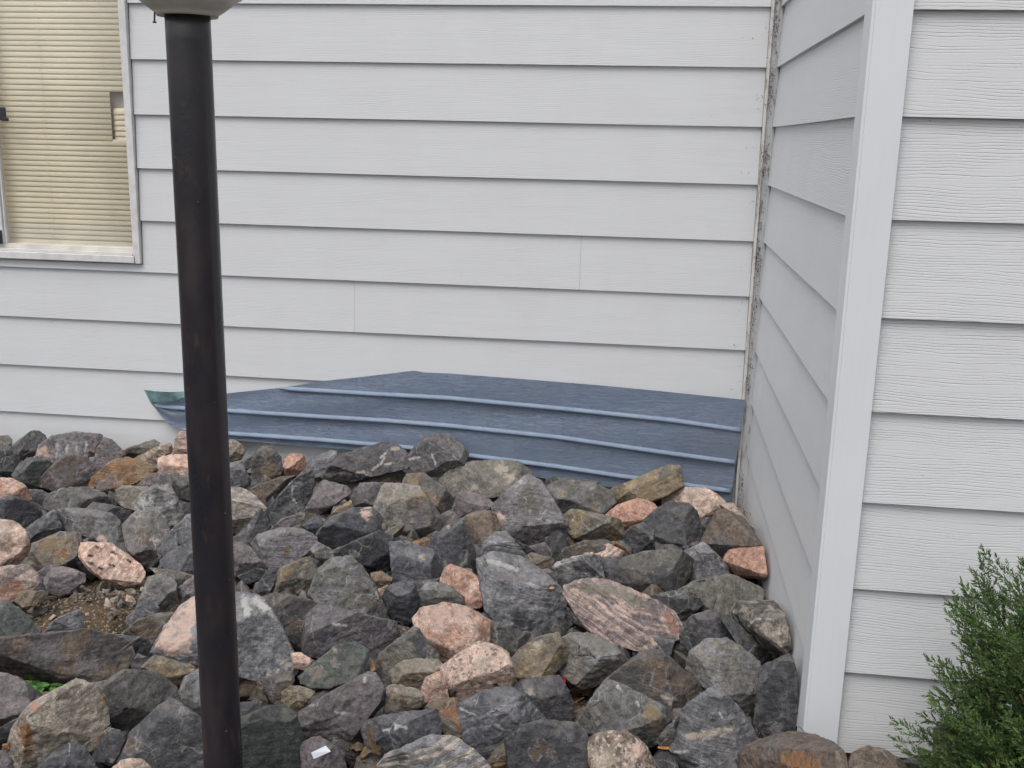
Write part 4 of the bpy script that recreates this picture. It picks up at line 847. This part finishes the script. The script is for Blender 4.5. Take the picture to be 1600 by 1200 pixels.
# ---- stones beyond the frame: seen only from beside the camera, one mass
r = random.Random(77); bank = []
for i in range(9):
    rm = r.uniform(.055, .085)
    pts = [Vector((r.gauss(0, 1), r.gauss(0, 1), r.gauss(0, .75))).normalized() * rm * r.uniform(.8, 1.25) for _ in range(13)]
    bank.append(rocky('heap_piece', pts, ['gd', 'og', 'us', 'dg', 'bo', 'dk', 'ob', 'ud', 'kd'][i], 5000 + i, rm, L=rm / 5))
def merge(name, sources, places, mat):
    V = []; F = []; A = {k: [] for k in ('col_a', 'col_b', 'par', 'pat')}; B = []; n = 0
    for k, loc, rot, sc in places:
        me = sources[k].data; m = len(me.vertices)
        co = np.empty(m * 3, np.float32); me.vertices.foreach_get('co', co); co = co.reshape(-1, 3) * sc
        V.append(co @ np.array(rot.to_matrix()).T + np.array(loc)); fi = np.empty(len(me.polygons) * 3, np.int32)
        me.loops.foreach_get('vertex_index', fi); F.append(fi.reshape(-1, 3) + n); n += m
        for q in A:
            a = np.empty(m * 4, np.float32); me.attributes[q].data.foreach_get('color', a); A[q].append(a)
        b = np.empty(m, np.float32); me.attributes['bnd'].data.foreach_get('value', b); B.append(b)
    V = np.concatenate(V); F = np.concatenate(F); me = bpy.data.meshes.new(name)
    me.vertices.add(len(V)); me.vertices.foreach_set('co', V.astype(np.float32).ravel()); me.loops.add(len(F) * 3); me.loops.foreach_set('vertex_index', F.astype(np.int32).ravel())
    me.polygons.add(len(F)); me.polygons.foreach_set('loop_start', np.arange(0, len(F) * 3, 3, dtype=np.int32)); me.polygons.foreach_set('use_smooth', np.ones(len(F), dtype=bool)); me.update(calc_edges=True)
    for q in A: at = me.attributes.new(q, 'FLOAT_COLOR', 'POINT'); at.data.foreach_set('color', np.concatenate(A[q]))
    at = me.attributes.new('bnd', 'FLOAT', 'POINT'); at.data.foreach_set('value', np.concatenate(B)); me.materials.append(mat)
    o = bpy.data.objects.new(name, me); COL.objects.link(o); return o
from mathutils import Euler
scn.view_layers[0].update()
def inframe(p, m=0):
    d = Vector(p) - CAM; z = d.dot(CF)
    if z < .05: return False
    x = 800 + FPX * d.dot(CR) / z; y = 600 - FPX * d.dot(CU) / z
    return -m < x < 1600 + m and -m < y < 1200 + m
pl = []
yy = -3.3
while yy < -.06:
    xx = -3.9
    while xx < 2.4:
        x = xx + r.uniform(-.04, .04); y = yy + r.uniform(-.03, .03)
        okk = (x < -.10) or y < -D - .12
        if okk and not inframe((x, y, zs(x, y)), 95) and not inframe((x, y, zs(x, y) + .09), 60) and (Vector((x, y)) - Vector((PB.x, PB.y))).length > .11:
            pl.append((r.randrange(9), (x, y, zs(x, y) - .01 + r.uniform(-.02, .015)), Euler((r.uniform(0, 6), r.uniform(0, 6), r.uniform(0, 6))), r.uniform(.8, 1.2)))
        xx += .135
    yy += .125
tag(merge('rubble', bank, pl, m_rock), 'more of the same broken stones carrying on outside the picture', kind='stuff')
low = []; yy = -2.45
while yy < -.08:
    xx = -2.75
    while xx < -.07:
        x = xx + r.uniform(-.03, .03); y = yy + r.uniform(-.03, .03)
        clear = all(((x - c.x) ** 2 + (y - c.y) ** 2) > (q_ * 1.25) ** 2 for c, q_, _ in PATCHES) and (Vector((x, y)) - Vector((PB.x, PB.y))).length > .07
        if clear: low.append((r.randrange(9), (x, y, zs(x, y) - r.uniform(.062, .085)), Euler((r.uniform(0, 6), r.uniform(0, 6), r.uniform(0, 6))), r.uniform(.5, .85)))
        xx += .088
    yy += .085
tag(merge('underlying_rubble', bank, low, m_rock), 'deeper layer of broken stones glimpsed through the gaps of the heap', kind='stuff')
# small chips and pebbles lying on the soil
pl = []
for i in range(1500):
    if i < 420: x = PATCHC.x + r.gauss(0, .13); y = PATCHC.y + r.gauss(0, .09)
    else: x = r.uniform(-2.6, -.03); y = r.uniform(-2.3, -.03)
    if i > 1250: x = r.uniform(.05, .9); y = r.uniform(-2.0, -D - .04)
    s_ = (r.uniform(.03, .11) if r.random() < .85 else r.uniform(.12, .24)) if i < 420 else r.uniform(.08, .42)
    if i < 420 and r.random() > math.exp(-((x - PATCHC.x) ** 2 + (y - PATCHC.y) ** 2) / .05): s_ *= .6
    pl.append((r.randrange(9), (x, y, ground_z(x, y) + .008 * s_), Euler((r.uniform(0, 6), r.uniform(0, 6), r.uniform(0, 6))), s_))
bank2 = []
for i in range(9):
    pts = [Vector((r.gauss(0, 1), r.gauss(0, 1), r.gauss(0, .6))).normalized() * .07 for _ in range(9)]
    bank2.append(rocky('chip', pts, r.choice(['tc', 'yt', 'bt', 'Pc', 'ob']), 6000 + i, .07, L=.034))
tag(merge('gravel', bank2, pl, m_rock), 'small stone chips and grit lying on the soil between the big stones', kind='stuff')
for o in bank + bank2: bpy.data.objects.remove(o)

# ------------------------------------------------------------------ odds and ends among the stones
scn.view_layers[0].update()
dg = bpy.context.evaluated_depsgraph_get()
def hit(px, py):
    ok, loc, nor, idx, ob, _ = scn.ray_cast(dg, CAM, ray(px, py).normalized())
    return (loc, nor) if ok else (on_z(px, py, -1.6), Vector((0, 0, 1)))
def leaf_mesh(c, nrm, ax, L, W, curl, mb, lobes=False, seed=0):
    ax = (ax - nrm * ax.dot(nrm)).normalized(); sd_ = nrm.cross(ax); rr = random.Random(seed); rows = 8; vs = []
    for i in range(rows + 1):
        t = i / rows; w = W * math.sin(math.pi * min(1, t * .96 + .03)) ** .8
        if lobes: w *= .55 + .6 * abs(math.sin(t * 9.5 + seed))
        for s in (-1, -.5, 0, .5, 1): vs.append(c + ax * (t - .5) * L + sd_ * (s * w / 2) + nrm * (curl * (s * s) * W * .5 + curl * .3 * L * math.sin(t * 3.14) + .0012))
    fs = [(i * 5 + j, i * 5 + j + 1, (i + 1) * 5 + j + 1, (i + 1) * 5 + j) for i in range(rows) for j in range(4)]
    mb.add(vs, fs)
def leaf(name, px, py, L, W, curl, mat, label, cat, ax=(1, 0, .2), lobes=False, stem=0):
    p, n = hit(px, py); root_v = MB(); n = (n + Vector((0, -.3, .6))).normalized()
    leaf_mesh(p + n * .002, n, Vector(ax), L, W, curl, root_v, lobes, px)
    if stem: a = Vector(ax).normalized(); root_v.tube([p + n * .003 - a * L * .5, p + n * .006 - a * (L * .5 + stem)], .0008, 5)
    o = root_v.build(name, mat, smooth=True); md = o.modifiers.new('solid', 'SOLIDIFY'); md.thickness = .0006; tag(o, label, cat); return o
# curled orange leaf standing up behind the big grey boulder
q = on_y(670, 689, -.115); mb = MB()
leaf_mesh(q, Vector((.1, -1, .25)).normalized(), Vector((.7, 0, -.55)), .034, .020, .35, mb, True, 3)
mb.tube([on_y(664, 685, -.117), on_y(659, 681.5, -.12), on_y(656, 680, -.118)], .0012, 5)
o = mb.build('dry_leaf', m_leaf_orange, smooth=True); md = o.modifiers.new('solid', 'SOLIDIFY'); md.thickness = .0007
tag(o, 'curled orange leaf against the blue panel behind the big white threaded boulder', 'leaf')
leaf('dry_leaf', 861, 919, .017, .007, .2, m_yellow, 'tiny yellow leaf lying on the largest grey boulder', 'leaf', (1, 0, .35))
leaf('dry_leaf', 1038, 1170, .03, .012, .4, m_leaf_orange, 'narrow brown orange leaf lying in the gap under the pyramid shaped stone', 'leaf', (1, 0, .3))
leaf('dry_leaf', 905, 1086, .05, .022, .5, m_leaf_dry, 'curled tan oak leaf in the hollow below the cracked stone', 'leaf', (1, 0, -.1), True, .015)
leaf('dry_leaf', 918, 1078, .035, .018, .6, m_leaf_dry, 'smaller brown leaf in the hollow beside the curled tan one', 'leaf', (.5, .6, .3), True)
leaf('dry_leaf', 780, 1193, .035, .012, .9, m_leaf_dry, 'rolled brown leaf at the picture bottom beside the dark block', 'leaf', (1, 0, .3))
for i, (px, py) in enumerate(((560, 1172), (575, 1180), (588, 1165))):
    leaf('dry_leaf', px, py, .04, .018, .6, m_leaf_dry, ['brown shredded leaf right of the paper tag', 'lowest of the brown leaves right of the paper tag', 'topmost brown leaf right of the paper tag, under the white streaked stone'][i], 'leaf', (math.cos(i), math.sin(i), .2), True)
p, n = hit(881, 1060); q = on_y(881, 1060, p.y); v1 = MB()
a, b_ = p - CF * .004 + CU * .008, p - CF * .004 - CU * .009
v1.add([a - CR * .0055, a + CR * .004, b_ + CR * .004, b_ - CR * .001, a - CR * .0055 - CF * .002, a + CR * .004 - CF * .0025, b_ + CR * .004 - CF * .002, b_ - CR * .001 - CF * .002], [(0, 1, 2, 3), (7, 6, 5, 4), (0, 4, 5, 1), (1, 5, 6, 2), (2, 6, 7, 3), (3, 7, 4, 0)])
tag(v1.build('plastic_scrap', m_red), 'bright red plastic scrap caught above the dark hollow', 'scrap')
pts = [hit(x, y)[0] for x, y in ((486, 1176), (509, 1165), (517, 1174), (490, 1186))]
md_ = sum(((q - CAM).length for q in pts)) / 4
pp_ = [CAM + ray(x, y).normalized() * (min((q - CAM).length for q in pts) * (1 + .0008 * k_) - .011) for k_, (x, y) in enumerate(((486, 1176), (509, 1165), (517, 1174), (490, 1186)))]
o = mesh_obj('paper_tag', pp_, [(0, 1, 2, 3)], m_paper); md = o.modifiers.new('solid', 'SOLIDIFY'); md.thickness = .0006
tag(o, 'small white paper tag lying on the pale lilac stone', 'tag')
# weed in the hollow under the black slab
p = hit(70, 1080)[0] + (CAM - hit(70, 1080)[0]).normalized() * .012; weed = empty('weed', p); tag(weed, 'small green weed in the gap between the black slab and the tan stone', 'weed'); weed.location = p + Vector((0, 0, -.012))
r = random.Random(5)
for i in range(13):
    a = i * 2.4; d = Vector((math.cos(a), math.sin(a), r.uniform(.25, .9))).normalized(); mb = MB()
    c = Vector((r.uniform(-.03, .03), r.uniform(-.012, .012), .012)) + d * .022
    leaf_mesh(c, (Vector((0, -.25, 1)) + Vector((r.gauss(0, .3), r.gauss(0, .3), 0))).normalized(), d, r.uniform(.028, .045), r.uniform(.010, .016), .25, mb, i % 3 == 0, i)
    mb.tube([Vector((0, 0, -.02)), c - d * .01], .0009, 4)
    o = mb.build('leaf', m_weed, smooth=True); o.parent = weed
# dry grass stalk and twigs
r = random.Random(9); mb = MB()
for px, py, n_ in ((905, 1098, 16), (560, 1178, 22), (1175, 1000, 6), (178, 778, 3), (490, 755, 3), (180, 960, 14), (625, 985, 8), (395, 925, 6), (1150, 800, 10), (1250, 1150, 6)):
    for _ in range(n_):
        a, _n = hit(px + r.gauss(0, 14), py + r.gauss(0, 8)); d = Vector((r.gauss(0, 1), r.gauss(0, .6), r.gauss(0, .35))).normalized() * r.uniform(.012, .035); a = a - CF * .004
        mb.tube([a, a + d * .5 + Vector((0, 0, r.uniform(0, .005))), a + d], r.uniform(.0004, .0011), 4)
tag(mb.build('plant_litter', m_leaf_dry), 'dry grass bits and twigs lodged in the gaps between stones', kind='stuff')

# ------------------------------------------------------------------ juniper
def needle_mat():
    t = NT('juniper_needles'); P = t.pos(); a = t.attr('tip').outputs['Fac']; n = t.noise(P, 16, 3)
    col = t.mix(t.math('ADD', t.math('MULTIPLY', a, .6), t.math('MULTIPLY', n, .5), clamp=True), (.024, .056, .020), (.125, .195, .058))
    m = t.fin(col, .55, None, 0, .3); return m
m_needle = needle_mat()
m_bark = simple('juniper_bark', (.17, .105, .06), .85, var=.4, sc=60)
JC = on_z(1700, 1220, -1.6); JC.y = min(JC.y, -D - .33)
jun = empty('juniper_shrub', (JC.x, JC.y, -1.68)); tag(jun, 'green spreading juniper shrub growing in front of the front wall', 'shrub')
r = random.Random(21)
V = []; F = []; T = []
def needle(p, d, L, w, tip):
    s = d.orthogonal().normalized(); s = (Matrix.Rotation(r.uniform(0, 6.28), 3, d) @ s) * w; u = d.cross(s).normalized() * w * .6; n = len(V)
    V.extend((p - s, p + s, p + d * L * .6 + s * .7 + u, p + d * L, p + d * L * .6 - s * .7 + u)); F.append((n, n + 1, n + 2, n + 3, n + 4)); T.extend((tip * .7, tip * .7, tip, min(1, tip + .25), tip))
def spray(p, d, L, depth, tip):
    """a feathery shoot: side twigs alternate and shorten towards the tip"""
    n = max(4, int(L / (.0040 if depth else .0060))); side = d.cross(Vector((r.gauss(0, 1), r.gauss(0, 1), r.gauss(0, 1)))).normalized(); q = p.copy(); dd = d.copy()
    for i in range(n):
        t = i / n; dd = (dd + Vector((-.006, 0, .006)) + Vector((r.gauss(0, .03), r.gauss(0, .03), r.gauss(0, .03)))).normalized(); q = q + dd * (L / n)
        if depth:
            sd2 = Matrix.Rotation(2.4 * i + r.gauss(0, .4), 3, dd) @ side
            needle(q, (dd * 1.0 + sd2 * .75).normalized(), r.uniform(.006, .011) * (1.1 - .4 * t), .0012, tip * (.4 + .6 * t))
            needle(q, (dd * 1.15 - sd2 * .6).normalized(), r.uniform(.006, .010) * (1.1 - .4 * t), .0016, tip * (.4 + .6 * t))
        else:
            sd2 = Matrix.Rotation(2.39 * i + r.gauss(0, .5), 3, dd) @ side
            spray(q, (dd * .95 + sd2 * .62).normalized(), (L * .36 * (1 - t) + .012) * r.uniform(.7, 1.15), 1, .25 + .75 * t)
    if not depth: spray(q, dd, .02, 1, 1.)
stems = []
def shoot(target, L=None):
    """one branch from the root towards a point, feathered over its outer part"""
    base = JC + Vector((r.uniform(-.05, .05), r.uniform(-.05, .05), -.07)); v = target - base; LL = v.length
    ctrl = base + v * .5 + Vector((0, 0, -.04 + r.uniform(-.02, .02))); pts = []
    for i in range(9):
        t = i / 8 * .93; pts.append(base * (1 - t) ** 2 + ctrl * 2 * t * (1 - t) + target * t * t)
    stems.append(pts); dr = (target - pts[5]).normalized()
    for i in (2, 3, 4, 5, 5, 6, 6, 7, 7, 8):
        if r.random() < .95: spray(pts[i], (dr + Vector((r.gauss(0, .35), r.gauss(0, .35), r.gauss(.0, .28)))).normalized(), r.uniform(.07, .12), 0, 1)
    st = pts[-1] - dr * .06; spray(st, dr, (L or r.uniform(.10, .14)) , 0, 1)
tips = [(1418, 1140, .02), (1458, 1002, .06), (1478, 895, .10), (1467, 912, .04), (1503, 882, .16), (1548, 862, .12), (1560, 870, .22), (1597, 842, .14), (1462, 1082, .12), (1485, 1000, .18), (1500, 980, .10), (1520, 920, .2), (1430, 1160, .12), (1470, 1150, .2), (1500, 1120, .22), (1520, 1060, .16), (1540, 1000, .24), (1580, 930, .2), (1590, 1000, .28), (1560, 1100, .28), (1500, 1190, .26), (1540, 1180, .3), (1590, 1150, .32), (1570, 1050, .14), (1530, 950, .08), (1600, 900, .08), (1510, 1150, .12), (1560, 960, .3), (1450, 1195, .2), (1490, 1080, .26), (1440, 1120, .16), (1455, 1060, .2), (1475, 960, .14), (1500, 1040, .1), (1450, 1180, .06), (1520, 900, .1)]
for px, py, d_ in tips: shoot(on_y(px + 38, py + 52, -D - .10 - d_ * .9))
for _ in range(40):
    a = r.uniform(-1.9, 1.9) ; rad_ = r.uniform(.22, .5); t = JC + Vector((.16 + rad_ * math.sin(a) * .9, -abs(math.cos(a)) * rad_ * .35 + .1, r.uniform(-.04, .27)))
    if t.y > -D - .07: t.y = -D - .07
    if t.x < JC.x - .02 and inframe(t): 
        continue
    shoot(t)
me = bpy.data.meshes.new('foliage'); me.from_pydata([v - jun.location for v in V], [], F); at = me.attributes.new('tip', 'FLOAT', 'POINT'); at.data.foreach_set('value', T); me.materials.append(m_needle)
o = bpy.data.objects.new('foliage', me); COL.objects.link(o); o.parent = jun; o['kind'] = 'stuff'
mb = MB()
for p_ in stems: mb.tube([q - jun.location for q in p_], [.0045 * (1 - i / 10) + .0008 for i in range(len(p_))], 5)
o = mb.build('stem', m_bark, smooth=True); o.parent = jun
print('rocks', COUNT[0], 'needles', len(F), 'tris', sum(len(o.data.polygons) for o in bpy.data.objects if o.type == 'MESH'))
